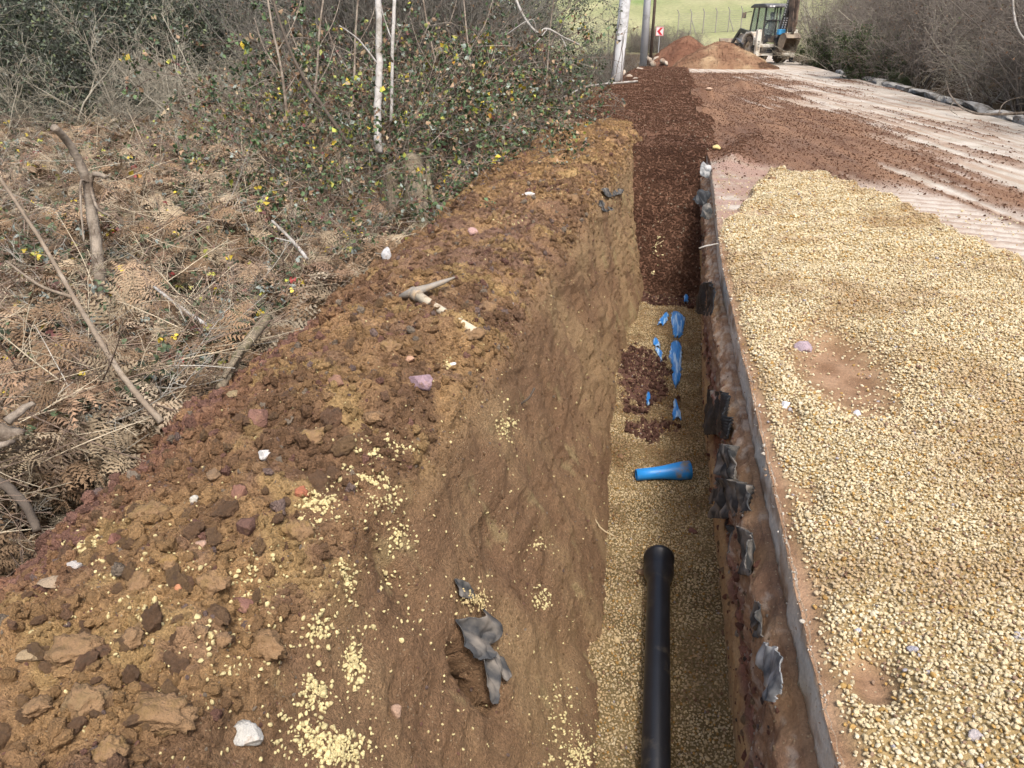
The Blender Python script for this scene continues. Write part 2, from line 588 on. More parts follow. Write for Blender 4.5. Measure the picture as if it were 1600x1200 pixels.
def floor_red(X, Y):
    """dark red backfill that has rolled over the bedding around the blue sheeting"""
    n = .75 * fbm(X, Y, 0, 5, 4, 107, gain=.65)
    a = np.exp(-((Y - 6.35) / .85) ** 2 - ((X - .02) / .30) ** 2)
    b = np.exp(-((Y - 8.55) / .25) ** 2)
    c = .5 * np.exp(-((Y - 5.35) / .25) ** 2 - ((X - .1) / .3) ** 2)
    return sstep(.42, .62, a + b + c + n)


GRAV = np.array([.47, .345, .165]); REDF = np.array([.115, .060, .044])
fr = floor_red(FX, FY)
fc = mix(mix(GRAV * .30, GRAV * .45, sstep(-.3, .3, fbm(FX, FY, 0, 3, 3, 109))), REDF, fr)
M_BED = attr_mat('bedding', 0.95, 0.8, 200, 0.01, 0.35, 120, spec=.15)
FP = np.stack([FX, FY, FZ], 2)
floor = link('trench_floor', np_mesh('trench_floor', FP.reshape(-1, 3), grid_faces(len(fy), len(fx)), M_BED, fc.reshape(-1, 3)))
tag(floor, kind='structure')

# ---- right trench wall under the road slab
wy = ys[ys < 12.6]
zc = np.concatenate([[-.135], np.linspace(-.15, -1.36, 150)])
WY = np.repeat(wy[:, None], len(zc), 1); WZ = np.repeat(zc[None], len(wy), 0)
bulge = -0.055 * sstep(-.14, -.24, WZ) - .022 + 0.055 * sstep(-.42, -.62, WZ) - .02 * sstep(-.80, -.88, WZ) + .03 * sstep(-.9, -1.25, WZ)
rub = sstep(-.33, -.45, WZ) * sstep(-.92, -.82, WZ)
sm = sstep(-.82, -.92, WZ)
WX = xe(WY) + bulge + 0.05 * fbm(WY, WZ, 0, 1.5, 3, 121) * (1 - .6 * sm) * sstep(-.15, -.4, WZ) + .035 * sstep(-.13, -.2, WZ) * fbm(WY, WZ, 0, 5, 4, 125) * (1 - .75 * sm) + .03 * fbm(WY, WZ, 0, 15, 4, 129, gain=.65) * (.75 + .7 * rub - .25 * sm)
WX[:, 0] = xe(WY[:, 0]) + .05; WZ[:, 0] = -.139
w_br = mix(np.array([.31, .195, .115]), np.array([.22, .13, .08]), sstep(-.2, .2, fbm(WY, WZ, 0, 4, 4, 131)))
w_rd = mix(np.array([.26, .135, .10]), np.array([.18, .105, .08]), sstep(-.2, .2, fbm(WY, WZ, 3, 6, 4, 133)))
w_tn = mix(np.array([.47, .33, .18]), np.array([.34, .22, .12]), sstep(-.1, .3, fbm(WY * 1.5, WZ * .4, 3, 5, 4, 135)))
lay = .22 * fbm(WY, WZ * .5, 0, 1.9, 5, 137, gain=.6)
wc = mix(w_br, w_rd, sstep(-.36, -.44, WZ + lay)); wc = mix(wc, w_tn, sstep(-.80, -.86, WZ + lay * .7))
wh = sstep(.06, .22, fbm(WY * .8, WZ * 1.6, 0, 15, 5, 139) + .25 * sstep(-.34, -.15, WZ) * sstep(2.2, 3.8, WY) - .13 + .2 * np.exp(-((WZ + .42) / .12) ** 2))
wc = mix(wc, np.array([.56, .51, .44]), wh * sstep(-.85, -.7, WZ) * .35)
WP = np.stack([WX, WY, WZ], 2)
M_WALL = attr_mat('cut_wall', 0.9, 0.8, 120, 0.012, 0.28, 70, speck=0.06, spec=.2)
wall = link('trench_wall', np_mesh('trench_wall', WP.reshape(-1, 3), grid_faces(len(wy), len(zc)), M_WALL, wc.reshape(-1, 3)))
tag(wall, kind='structure')


# ---- road: slab top with mud, gravel sheet, far end
def gravel_mask(X, Y):
    """1 where the pale gravel lies on the slab"""
    yb = np.interp(X, [.5, .95, 1.3, 1.86, 2.28, 2.45, 2.62, 3.2, 4.2], [6.9, 8.0, 9.5, 9.1, 7.9, 6.6, 5.7, 4.4, 3.0])
    n = fbm(X, Y, 0, 2.2, 4, 141)
    g = sstep(.22, -.12, Y - yb + .8 * n)
    edge = X - xe(Y)
    g = g * sstep(.0, .10, edge - .0 - .02 * sstep(3.6, 1.2, Y) + .06 * fbm(Y, X, 0, 1.6, 4, 143))
    for cx, cy, rx, ry, k in ((.98, 3.78, .28, .62, 1), (.665, 1.66, .07, .11, 1), (.64, 2.55, .05, .12, .7), (.66, 3.2, .06, .2, .7), (1.0, 7.3, .3, .2, .7)):
        g = g * (1 - k * np.exp(-(((X - cx) / rx) ** 2 + ((Y - cy) / ry) ** 2) ** 1.6 * (1 + 1.2 * n)))
    return np.clip(g, 0, 1)


def road_z(X, Y):
    g = gravel_mask(X, Y)
    z = .004 * fbm(X, Y, 0, 3, 3, 151)
    heap = .035 + .10 * sstep(.0, .5, X - xe(Y)) * (.6 + .8 * np.maximum(0, fbm(X, Y, 0, .9, 3, 153)))
    rip = .012 * np.sin((Y * 1.0 - X * .5) * 15 + 2.5 * fbm(X, Y, 0, 1.2, 2, 154)) * sstep(4.0, 6.0, Y)
    z = z + g * (heap + rip + .022 * fbm(X, Y, 0, 3.5, 3, 155))
    mud = mud_mask(X, Y)
    z = z + mud * (.02 + .035 * np.maximum(0, fbm(X * 2.2, Y * .5, 0, 1.0, 4, 157)) + .03 * np.maximum(0, fbm(X, Y, 0, 4.5, 3, 159)))
    ridge = np.exp(-((X - (.95 + .22 * (Y - 10.4))) / .22) ** 2) * sstep(9.3, 10.6, Y) * sstep(14.5, 11.0, Y)
    z = z + .12 * ridge * (1 + .5 * fbm(X, Y, 0, 4, 3, 161))
    for cx, cy, r_, h in ((.9, 20.3, .5, .22), (2.2, 23.5, .6, .18), (.75, 16.3, .45, .16), (1.7, 14.2, .4, .08)):
        z = z + h * np.exp(-((X - cx) / r_) ** 2 - ((Y - cy) / r_) ** 2) * (1 + .5 * fbm(X, Y, 0, 3, 3, 163))
    return z


def tread(X, Y):
    c = 2.80 + .2 * (7.2 - Y)
    return sstep(.46, .30, np.abs(X - c) + .1 * fbm(X, Y, 0, 2, 3, 166)) * sstep(4.4, 5.2, Y) * sstep(9.6, 8.2, Y)


def mud_mask(X, Y):
    xx = X + .15 * (Y - 8)
    st = fbm(xx * 2.6, Y * .13, 0, 1.0, 5, 165, gain=.62)
    br = fbm(X * .7, Y * .35, 0, .8, 4, 167)
    fine = fbm(X, Y, 0, 6, 4, 169)
    cover = .56 - .20 * (X - 2.6) + 1.25 * st + .9 * br + .35 * fine + .6 * np.exp(-((Y - 12.5) / 3.5) ** 2) * sstep(4.6, 2.2, X) + .3 * sstep(9, 11, Y) * sstep(2.2, 1.2, X)
    m = sstep(-.05, .62, cover)
    m = m * sstep(7.2, 8.6, Y + .35 * X + .8 * fine) * (1 - sstep(30.5, 33, Y))
    m = m * (1 - .9 * tread(X, Y))
    # bare concrete strip next to the trench at the gravel's far end
    m = m * (1 - .72 * sstep(10.6, 10.0, Y) * sstep(1.7, 1.25, X))
    return m


def road_colour(X, Y):
    fine = fbm(X, Y, 0, 9, 4, 171); mid = fbm(X, Y, 0, 1.3, 4, 173)
    conc = mix(np.array([.42, .38, .32]), np.array([.55, .51, .45]), sstep(-.3, .3, mid + .4 * fine))
    st = fbm((X + .15 * Y) * 5, Y * .18, 2, 1.0, 5, 175, gain=.6)
    conc = mix(conc, np.array([.34, .24, .17]), sstep(-.12, .3, st + .25 * fine + .12 * sstep(5.5, 3.5, X)) * .75)
    conc = mix(conc, np.array([.36, .24, .20]), sstep(-.15, .15, fbm(X * .6, Y * 2.2, 1, 2.2, 4, 176)) * sstep(2.2, 1.6, X) * sstep(12, 10.5, Y) * .8)
    mud = mud_mask(X, Y)
    mc = mix(np.array([.125, .062, .036]), np.array([.215, .118, .068]), sstep(-.25, .3, fbm((X + .15 * Y) * 2, Y * .3, 0, 1.6, 5, 177, gain=.65) + .08))
    mc = mix(mc, mc * np.array([.72, .66, .66]), np.exp(-((Y - 11.8) / 1.6) ** 2) * sstep(3.2 + fine, 1.2 + fine, X))
    q = mix(conc, mc, mud * .93)
    # tyre tread prints in the pale mud beside the gravel
    tr = tread(X, Y)
    bars = sstep(-.1, .5, np.sin(Y * 30 + 9 * X + 2 * fbm(X, Y, 0, 3, 2, 168)) + .8 * fine)
    q = mix(q, np.array([.54, .49, .43]), tr * .8)
    q = mix(q, np.array([.25, .165, .115]), tr * bars * .6)
    g = gravel_mask(X, Y)
    dirt = mix(np.array([.20, .115, .065]), np.array([.33, .21, .13]), sstep(-.3, .3, fbm(X, Y, 0, 6, 4, 179)))
    q = mix(q, dirt, sstep(7.8, 6.4, Y + .8 * mid) * sstep(3.0, 2.2, X))
    q = mix(q, GRAV * .72, g)
    return q


ry = [0.35]
while ry[-1] < 62:
    ry.append(ry[-1] + 0.0062 * (ry[-1] + 1.6))
ry = np.array(ry)
s_ = np.linspace(0, 1, 330)
RU = .35 * s_ + .65 * s_ ** 1.9
RY = np.repeat(ry[:, None], len(RU), 1)
x0 = xe(ry)[:, None]
RX = x0 + (6.35 - x0) * RU[None]
RZ = road_z(RX, RY)
RZ[:, 0] = 0
RP = np.stack([RX, RY, RZ], 2)
tr_ = tread(RX, RY)
RP[..., 2] += .008 * tr_ * np.sin(RY * 30 + 9 * RX + 2 * fbm(RX, RY, 0, 3, 2, 168))
rc = road_colour(RX, RY)
M_ROAD = attr_mat('road_surface', 0.88, 0.7, 90, 0.012, 0.22, 45, speck=0.03, spec=.2)
road = link('road', np_mesh('road', RP.reshape(-1, 3), grid_faces(len(ry), len(RU)), M_ROAD, rc.reshape(-1, 3)))
tag(road, kind='structure')

# ---- broken edge of the slab
ez = np.array([.003, -.004, -.03, -.06, -.09, -.12, -.145, -.15])
EY = np.repeat(wy[:, None], len(ez), 1); EZ = np.repeat(ez[None], len(wy), 0)
off = np.array([.012, .0, -.001, -.001, .0, .001, .002, .05])
EX = xe(EY) + off[None] + .010 * fbm(EY, EZ * 2, 0, 7, 3, 181) + .010 * fbm(EY, EZ, 0, 26, 3, 183)
ecol = mix(np.array([.64, .60, .52]), np.array([.50, .43, .34]), sstep(-.1, .35, fbm(EY * .5, EZ * 2, 0, 4, 4, 185)))
ecol = mix(ecol, np.array([.62, .57, .50]), (ez[None] > -.012) * .0 * sstep(-.1, .25, fbm(EY, EZ, 0, 8, 3, 187)))
ecol = mix(ecol, np.array([.33, .225, .145]), sstep(.0, .25, fbm(EY, EZ * 3, 9, 3, 4, 190)) * .9)
ecol = mix(ecol, np.array([.60, .56, .50]), sstep(.0, .22, fbm(EY * .8, EZ, 5, 7, 4, 189)) * sstep(2.2, 3.5, EY) * .8)
ecol = mix(ecol, np.array([.36, .255, .17]), (ez[None] > -.012) * (.55 + .45 * sstep(-.3, .1, fbm(EY, EZ * 0, 4, 6, 3, 192))))
slab = link('road_edge', np_mesh('road_edge', np.stack([EX, EY, EZ], 2).reshape(-1, 3), grid_faces(len(wy), len(ez)), M_ROAD, ecol.reshape(-1, 3)))
tag(slab, kind='structure')


# ---- red backfill: ramp out of the trench and the strip beyond it
def fill_z(X, Y):
    n = fbm(X, Y, 0, .9, 3, 191)
    t = np.clip((Y - 8.50 - .15 * n) / 2.75, 0, 1)
    z = -1.33 + 1.38 * (t * .8 + .2 * t * t * (3 - 2 * t)) + .03 * n
    z = z + .05 * sstep(12.2, 15, Y) + .02 * sstep(20, 28, Y)
    lf = -1.85 + .035 * (Y - 12) + .12 * fbm(Y, Y * 0 + 3, 0, .6, 3, 193)
    z = z - .75 * sstep(.15, -.9, X - lf)
    rt = .80 + .26 * fbm(Y, Y * 0 + 9, 0, .9, 4, 195)
    z = z - .35 * sstep(-.05, .45, X - rt) * sstep(11, 12.5, Y)
    z = z + sstep(9, 10, Y) * (.05 * fbm(X, Y, 0, 2.2, 3, 197) + .025 * fbm(X, Y, 0, 9, 3, 199))
    return z


gy = ry[(ry > 8.1) & (ry < 34)]
gx = np.linspace(-3.4, 1.45, 190)
GX, GY = np.meshgrid(gx, gy)
GZ = fill_z(GX, GY)
gc = mix(np.array([.105, .053, .034]), np.array([.155, .082, .052]), sstep(-.3, .3, fbm(GX, GY * 2, 0, 1.1, 4, 201) + .2 * sstep(10, 15, GY)))
gc = mix(gc, np.array([.27, .14, .07]), sstep(-1.2, -2.0, GX) * .6)
M_FILL = attr_mat('red_backfill', 0.95, 1.0, 70, 0.02, 0.4, 60, speck=0.03, spec=.15)
fill = link('backfill', np_mesh('backfill', np.stack([GX, GY, GZ], 2).reshape(-1, 3), grid_faces(len(gy), len(gx)), M_FILL, gc.reshape(-1, 3)))
tag(fill, kind='structure')


# ---- the land around
def land_z(X, Y):
    left = -.62 + .16 * fbm(X, Y, 0, .45, 3, 211) + .35 * np.exp(-((X + 4.3) / 1.3) ** 2) * sstep(5, 9, Y) - .9 * sstep(-9, -16, X) - .5 * sstep(12, 20, Y) * sstep(-4, -8, X)
    right = -.12 - .25 * np.exp(-((X - 6.75) / .35) ** 2) + 1.9 * sstep(7.6, 14, X) + .1 * fbm(X, Y, 0, .8, 3, 213)
    z = np.where(X < 2, left, right)
    under = (X > -2.9) & (X < 6.3) & (Y < 45)
    z = np.where(under, -2.0, z)
    flat = sstep(38, 50, Y) * sstep(-9, -4, X) * sstep(16, 9, X)
    z = np.where(Y > 38, z * (1 - flat) + (-.12) * flat, z)
    dist = Y + .25 * np.abs(X)
    hill = np.maximum(0, dist - 66) * .125 + np.maximum(0, dist - 110) * .05
    z = z + hill * (1 + .12 * fbm(X, Y, 0, .02, 3, 215))
    return z


def ax(lo, hi, dense_lo, dense_hi, step, far):
    a = list(np.arange(dense_lo, dense_hi, step)); s = step
    while a[-1] < hi: s = min(s * 1.12, far); a.append(a[-1] + s)
    b = []; s = step; v = dense_lo
    while v > lo: s = min(s * 1.12, far); v -= s; b.append(v)
    return np.array(b[::-1] + a)


lx = ax(-190, 190, -12, 14, .22, 6); ly = ax(-40, 330, 0, 22, .25, 5)
LX, LY = np.meshgrid(lx, ly)
LZ = land_z(LX, LY)
hillm = sstep(55, 66, LY + .25 * np.abs(LX))
lc = mix(np.array([.060, .042, .028]), np.array([.10, .075, .045]), sstep(-.2, .2, fbm(LX, LY, 0, 1.5, 4, 217)))
hc = mix(np.array([.255, .270, .135]), np.array([.345, .335, .19]), sstep(-.2, .25, fbm(LX, LY * 2.2, 0, .16, 5, 219)))
hc = mix(hc, np.array([.12, .23, .055]), np.exp(-((LY - 96 - .1 * LX) / 7) ** 2) * sstep(-.1, .2, fbm(LX, LY, 0, .07, 3, 221)) * .9)
lc = mix(lc, hc, hillm)
M_LAND = attr_mat('land', 0.95, 0.5, 30, 0.05, 0.3, 3.0, spec=.1)
land = link('ground', np_mesh('ground', np.stack([LX, LY, LZ], 2).reshape(-1, 3), grid_faces(len(ly), len(lx)), M_LAND, lc.reshape(-1, 3), smooth=True))
tag(land, kind='structure')

# ------------------------------------------------------------------ hits on the built ground
_bb = B[::3, ::2]
BVH = {'bank': bvh_of(_bb, grid_faces(*_bb.shape[:2])), 'road': bvh_of(RP[::3, ::2], grid_faces(*RP[::3, ::2].shape[:2])),
       'floor': bvh_of(FP, grid_faces(*FP.shape[:2])), 'wall': bvh_of(WP[::2, ::2], grid_faces(*WP[::2, ::2].shape[:2]))}
_fp = np.stack([GX, GY, GZ], 2)
BVH['fill'] = bvh_of(_fp, grid_faces(*_fp.shape[:2]))


def hit(px, py, which=None):
    o = Vector((0, 0, CAM_H)); d = ray(px, py).normalized(); best = None
    for k, t in BVH.items():
        if which and k not in which: continue
        h = t.ray_cast(o, d)
        if h[0] is not None and (best is None or h[3] < best[3]): best = h
    if best is None:
        return on_plane(px, py, 0), Vector((0, 0, 1)), (on_plane(px, py, 0) - o).length
    n = best[1]
    if n.dot(d) > 0: n = -n
    return best[0], n, best[3] * abs(d.normalized().dot(ray(800, 600).normalized()))

# ================================================================== loose stones and clods
M_CLOD = attr_mat('clod', 0.95, 0.8, 3.0, 0.25, 0.25, 2.5, inst=True, spec=.12)
M_PEB = attr_mat('pebble', 0.92, 0.35, 4.0, 0.12, 0.16, 2.5, inst=True, spec=.12)
clod_protos = [proto(np_mesh('clod_shape', *rock_verts(3, 300 + i, .7, .55, (1, .8, .62), .6), M_CLOD)) for i in range(12)]
crumb_protos = [proto(np_mesh('crumb_shape', *rock_verts(2, 340 + i, .4, .8, (1, .8, .65), .15), M_CLOD)) for i in range(8)]
peb_protos = [proto(np_mesh('pebble_shape', *rock_verts(2, 380 + i, .25, .9, (1, .8, .58)), M_PEB, smooth=False)) for i in range(10)]


def sample_tri(P, n, weight=None):
    """random points on a grid surface, thinned so that their number on the picture is even"""
    nr, nc = P.shape[:2]
    A = P[:-1, :-1]; Bq = P[:-1, 1:]; C = P[1:, :-1]; D = P[1:, 1:]
    area = np.linalg.norm(np.cross(Bq - A, C - A), axis=2)
    cen = (A + Bq + C + D) / 4
    dist = np.linalg.norm(cen - np.array([0, 0, CAM_H]), axis=2)
    vis = in_view(cen.reshape(-1, 3)).reshape(area.shape)
    w = area * vis / dist ** 1.6
    if weight is not None: w = w * weight[:-1, :-1]
    w = w.ravel(); k = RNG.choice(len(w), n, p=w / w.sum())
    i, j = np.divmod(k, nc - 1)
    a = RNG.random((n, 1)); b = RNG.random((n, 1))
    Q = A[i, j] * (1 - a) * (1 - b) + Bq[i, j] * a * (1 - b) + C[i, j] * (1 - a) * b + D[i, j] * a * b
    nn = np.cross(Bq[i, j] - A[i, j], C[i, j] - A[i, j]); nn /= np.linalg.norm(nn, axis=1)[:, None] + 1e-9
    nn *= np.where(nn[:, 2:3] < 0, -1, 1)
    return Q, nn, i, j


def rand_rot(n, tilt=math.pi):
    r = RNG.uniform(-1, 1, (n, 3)) * np.array([tilt, tilt, math.pi])
    return r


# clods and crumbs over the bank
n = 115000
Q, nn, i, j = sample_tri(B, n, np.clip(topm + .07 * wallm, 0, 1))
d = np.linalg.norm(Q - np.array([0, 0, CAM_H]), axis=1)
r0 = np.maximum(.0017, .00095 * d)
onw = wallm[i, j]
rr = r0 * (1 - RNG.random(n)) ** (-1 / 1.95)
clus = np.clip(1 + 1.6 * fbm(Q[:, 0], Q[:, 1], Q[:, 2], 3.5, 3, 401), .45, 2.2)
rr = np.minimum(rr * clus, np.where(onw > .3, .006 + .001 * d, .020 + .018 * RNG.random(n)))
base = bc[i, j]
tint = RNG.random(n)
colr = base * RNG.uniform(.85, 1.35, (n, 1))
colr = np.where((tint < .04)[:, None], np.array([.30, .165, .125]) * RNG.uniform(.7, 1.3, (n, 1)), colr)
colr = np.where(((tint > .05) & (tint < .075))[:, None], np.array([.36, .29, .22]) * RNG.uniform(.8, 1.2, (n, 1)), colr)
colr = np.where(((tint > .075) & (tint < .10))[:, None], np.array([.29, .21, .18]) * RNG.uniform(.8, 1.2, (n, 1)), colr)
redz = sstep(-1.5, -2.0, Q[:, 0]) * sstep(4.8, 3.2, Q[:, 1]) * (RNG.random(n) < .7)
colr = np.where((redz > .4)[:, None], np.array([.36, .20, .15]) * RNG.uniform(.6, 1.4, (n, 1)), colr)
Q = Q + nn * (rr * RNG.uniform(-.25, .5, n))[:, None]
big = rr > .010
for nm, msk, pr in (('soil_clods', big, clod_protos), ('soil_crumbs', ~big, crumb_protos)):
    scatter(nm, Q[msk], rand_rot(msk.sum()), rr[msk], colr[msk], pr, 'crumbly brown clods and bits of soil lying all over the heaped bank', 'soil')

# pale gravel sheet on the slab
print('gravel')


def jitter_cover(x0, x1, y0, y1, s):
    gx_ = np.arange(x0, x1, s); gy_ = np.arange(y0, y1, s)
    a, b = np.meshgrid(gx_, gy_)
    a = a + RNG.uniform(-.6, .6, a.shape) * s; b = b + RNG.uniform(-.6, .6, b.shape) * s
    return a.ravel(), b.ravel()


GP = []
for (y0, y1, s, rad) in ((.35, 3.0, .0100, .0066), (3.0, 5.6, .0122, .0078), (5.6, 10.6, .0165, .0098)):
    a, b = jitter_cover(.5, 4.6, y0, y1, s)
    P0 = np.stack([a, b, a * 0], 1)
    k = in_view(P0, 480, 260); a = a[k]; b = b[k]
    m_ = gravel_mask(a, b)
    stray = (RNG.random(len(a)) < .035 * (b > .5) * (a - xe(b) > .04)) & (b < 10.3 - .8 * a) & (a > xe(b) + .03)
    k = (RNG.random(len(a)) < sstep(.18, .6, m_)) | stray | ((RNG.random(len(a)) < .10) & (m_ > .05))
    a = a[k]; b = b[k]
    z = road_z(a, b) + RNG.uniform(-.002, .010, len(a))
    GP.append(np.stack([a, b, z, rad * RNG.lognormal(0, .27, len(a))], 1))
GP = np.concatenate(GP)
n = len(GP); print('gravel stones', n)


def gravel_col(x, y, n, k=1.0):
    t = RNG.random(n)
    c = np.array([.585, .485, .305])[None] * RNG.uniform(.78, 1.14, (n, 1))
    c = mix(c, np.array([.64, .565, .40]), (t < .22) * 1.0)
    c = mix(c, np.array([.42, .27, .10]), ((t > .22) & (t < .30)) * 1.0)
    c = mix(c, np.array([.28, .19, .13]), ((t > .30) & (t < .345)) * 1.0)
    c = mix(c, np.array([.38, .36, .37]), ((t > .345) & (t < .352)) * 1.0)
    dirty = sstep(-.05, .35, fbm(x, y, 0, 1.1, 4, 421) + .3 * fbm(x, y, 0, 6, 3, 425) - .02)
    c = mix(c, c * np.array([.66, .56, .50]), dirty * .8)
    return c * k


M_big = np.maximum(GP[:, 3], 0)
scatter('gravel_sheet', GP[:, :3], rand_rot(n, .9), GP[:, 3], gravel_col(GP[:, 0], GP[:, 1], n), peb_protos,
        'thick sheet of pale yellow gravel spread on the road beside the trench', 'gravel')
# bedding gravel on the trench floor
a, b = jitter_cover(-.42, .75, 1.1, 9.1, .0128)
k = in_view(np.stack([a, b, a * 0 + FLOOR_Z], 1), 200, 300) & (a > xfl(b) - .2) & (a < xe(b) + .1); a = a[k]; b = b[k]
k = (RNG.random(len(a)) < sstep(.75, .35, floor_red(a, b))) | (RNG.random(len(a)) < .12); a = a[k]; b = b[k]
n = len(a); print('bedding stones', n)
dm = sstep(.02, .3, fbm(a, b, 0, 3.5, 4, 431))
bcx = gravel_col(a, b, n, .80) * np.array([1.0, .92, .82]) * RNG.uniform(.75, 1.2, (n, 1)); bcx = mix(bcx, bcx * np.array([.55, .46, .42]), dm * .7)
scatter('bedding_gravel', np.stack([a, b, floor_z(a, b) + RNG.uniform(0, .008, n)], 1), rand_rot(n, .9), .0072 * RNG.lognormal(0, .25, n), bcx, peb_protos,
        'pale bedding gravel along the bottom of the trench', 'gravel')

# dark red crushed backfill
n = 95000
FPg = np.stack([GX, GY, GZ], 2)
Q, nn, i, j = sample_tri(FPg, n, 1 + 3.0 * (GY < 11.4))
d = np.linalg.norm(Q - np.array([0, 0, CAM_H]), axis=1)
rr = np.minimum(.00085 * d * (1 - RNG.random(n)) ** (-1 / 2.3), .022)
colr = gc[i, j] * RNG.uniform(.8, 1.4, (n, 1))
t = RNG.random(n)
colr = np.where((t < .015)[:, None], np.array([.45, .36, .26]), colr)
scatter('backfill_stones', Q + nn * (rr * .2)[:, None], rand_rot(n), rr, colr, crumb_protos, 'dark red crushed stone filling the far part of the trench', 'backfill')
# rolled red pieces on the bedding, by the blue sheeting
a = RNG.uniform(-.3, .65, 9000); b = RNG.uniform(5.0, 9.0, 9000)
k = (floor_red(a, b) > .25 + .6 * RNG.random(9000)) & (RNG.random(9000) < .6); a = a[k]; b = b[k]; n = len(a)
rr = np.minimum(.006 * (1 - RNG.random(n)) ** (-1 / 2.0), .03)
scatter('rolled_backfill', np.stack([a, b, floor_z(a, b) + rr * .4 + .004], 1), rand_rot(n), rr, REDF * RNG.uniform(.9, 2.3, (n, 1)), crumb_protos,
        'dark red lumps rolled onto the bedding gravel around the blue sheeting', 'soil')
# crumbs on the muddy road
n = 30000
Q, nn, i, j = sample_tri(RP, n, sstep(.15, .7, mud_mask(RX, RY)) + .012 + 2.5 * np.exp(-((RX - (.95 + .22 * (RY - 10.4))) / .25) ** 2) * sstep(9.3, 10.6, RY) * sstep(14.5, 11.0, RY))
k = (gravel_mask(Q[:, 0], Q[:, 1]) < .3) & (Q[:, 1] > 6.5); Q = Q[k]; i = i[k]; j = j[k]; n = len(Q)
d = np.linalg.norm(Q - np.array([0, 0, CAM_H]), axis=1)
rr = np.minimum(.00038 * d * (1 - RNG.random(n)) ** (-1 / 2.3), .019)
colr = np.array([.17, .090, .057]) * RNG.uniform(.65, 1.8, (n, 1))
scatter('mud_crumbs', Q + np.array([0, 0, 1]) * (rr * .2)[:, None], rand_rot(n), rr, colr, crumb_protos, 'reddish lumps and crumbs of mud spread over the road', 'mud')
# stones set in the rubble layer of the right wall, and chips broken off along the slab edge
n = 5200
Y = .6 + 11.6 * RNG.random(n) ** 1.5; Zq = RNG.normal(-.60, .14, n); Zq = np.where(RNG.random(n) < .3, RNG.uniform(-1.15, -.17, n), Zq)
iy = np.clip(np.searchsorted(wy, Y), 0, len(wy) - 1); iz = np.clip(np.searchsorted(-WZ[0], -Zq), 1, WX.shape[1] - 1)
t = RNG.random(n)
cc = mix(np.array([.25, .125, .09]), np.array([.34, .24, .15]), (t < .35) * 1.); cc = mix(cc, np.array([.55, .50, .44]), (t > .86) * 1.); cc = mix(cc, np.array([.15, .12, .11]), ((t > .78) & (t < .86)) * 1.)
scatter('wall_stones', np.stack([WX[iy, iz] + .002, wy[iy], WZ[iy, iz]], 1), rand_rot(n), np.minimum(.0058 * (1 - RNG.random(n)) ** (-1 / 2.1), .028), cc * RNG.uniform(.7, 1.25, (n, 1)), crumb_protos,
        'reddish, brown and white stones set in the rubble layer of the right trench wall', 'stones')
n = 900
Y = .6 + 10.2 * RNG.random(n) ** 1.3
t = RNG.random(n)
cc = mix(np.array([.50, .46, .39]), np.array([.34, .24, .16]), (t < .4) * 1.); cc = mix(cc, np.array([.60, .56, .50]), (t > .9) * 1.)
scatter('edge_chips', np.stack([xe(Y) + RNG.normal(.014, .016, n) * (.3 + 2 * np.abs(fbm(Y, Y * 0, 0, 5, 3, 433))), Y, np.where(RNG.random(n) < .6, .004, -.13 * RNG.random(n))], 1), rand_rot(n), np.minimum(.0026 * (1 - RNG.random(n)) ** (-1 / 2.4), .012), cc * RNG.uniform(.75, 1.15, (n, 1)), peb_protos,
        'pale chips and crumbs along the broken edge of the road slab', 'chips')
# spilled pale gravel on the bank
print('spills')
SP = []
spill = [(600, 700, 34, 14, 90), (560, 745, 30, 16, 90), (500, 785, 28, 22, 100), (482, 815, 22, 24, 70), (595, 775, 24, 22, 70), (540, 905, 14, 26, 55), (552, 1035, 16, 32, 80), (492, 1085, 24, 26, 90), (525, 1172, 42, 26, 190), (470, 1150, 40, 30, 60), (498, 985, 22, 22, 50), (790, 665, 14, 26, 60), (700, 572, 12, 12, 18), (135, 850, 30, 14, 60), (845, 935, 14, 14, 45), (840, 850, 18, 18, 20), (620, 830, 26, 30, 45), (400, 900, 50, 40, 50), (350, 1000, 120, 90, 90), (250, 900, 160, 120, 90), (600, 930, 60, 60, 40), (830, 300, 40, 12, 90), (800, 345, 30, 10, 30), (945, 240, 25, 10, 40), (880, 300, 40, 30, 50), (1020, 385, 10, 40, 60), (900, 1180, 30, 30, 120), (880, 1120, 30, 50, 60)]
for (cx, cy, sx, sy, m_) in spill:
    for _ in range(int(m_ * 1.5)):
        px_ = random.gauss(cx, sx * .6); py_ = random.gauss(cy, sy * .6)
        p, nr_, dp = hit(px_, py_, ('bank',))
        if p.z > -1.3 and -1.95 < p.x < .3 and dp < 15: SP.append((*(p + nr_ * .003), .0068 * random.lognormvariate(0, .33)))
for _ in range(900):
    p, nr_, dp = hit(random.uniform(100, 950), random.uniform(230, 1190), ('bank',))
    if -1.9 < p.x < .2 and dp < 12: SP.append((*(p + nr_ * .002), .0042 * random.lognormvariate(0, .3) + .0006 * dp))
SP = np.array(SP); n = len(SP)
scatter('spilled_gravel', SP[:, :3], rand_rot(n), SP[:, 3], np.array([.60, .51, .27]) * RNG.uniform(.75, 1.15, (n, 1)), peb_protos,
        'clusters of pale yellow pebbles spilled down the brown soil bank', 'gravel')

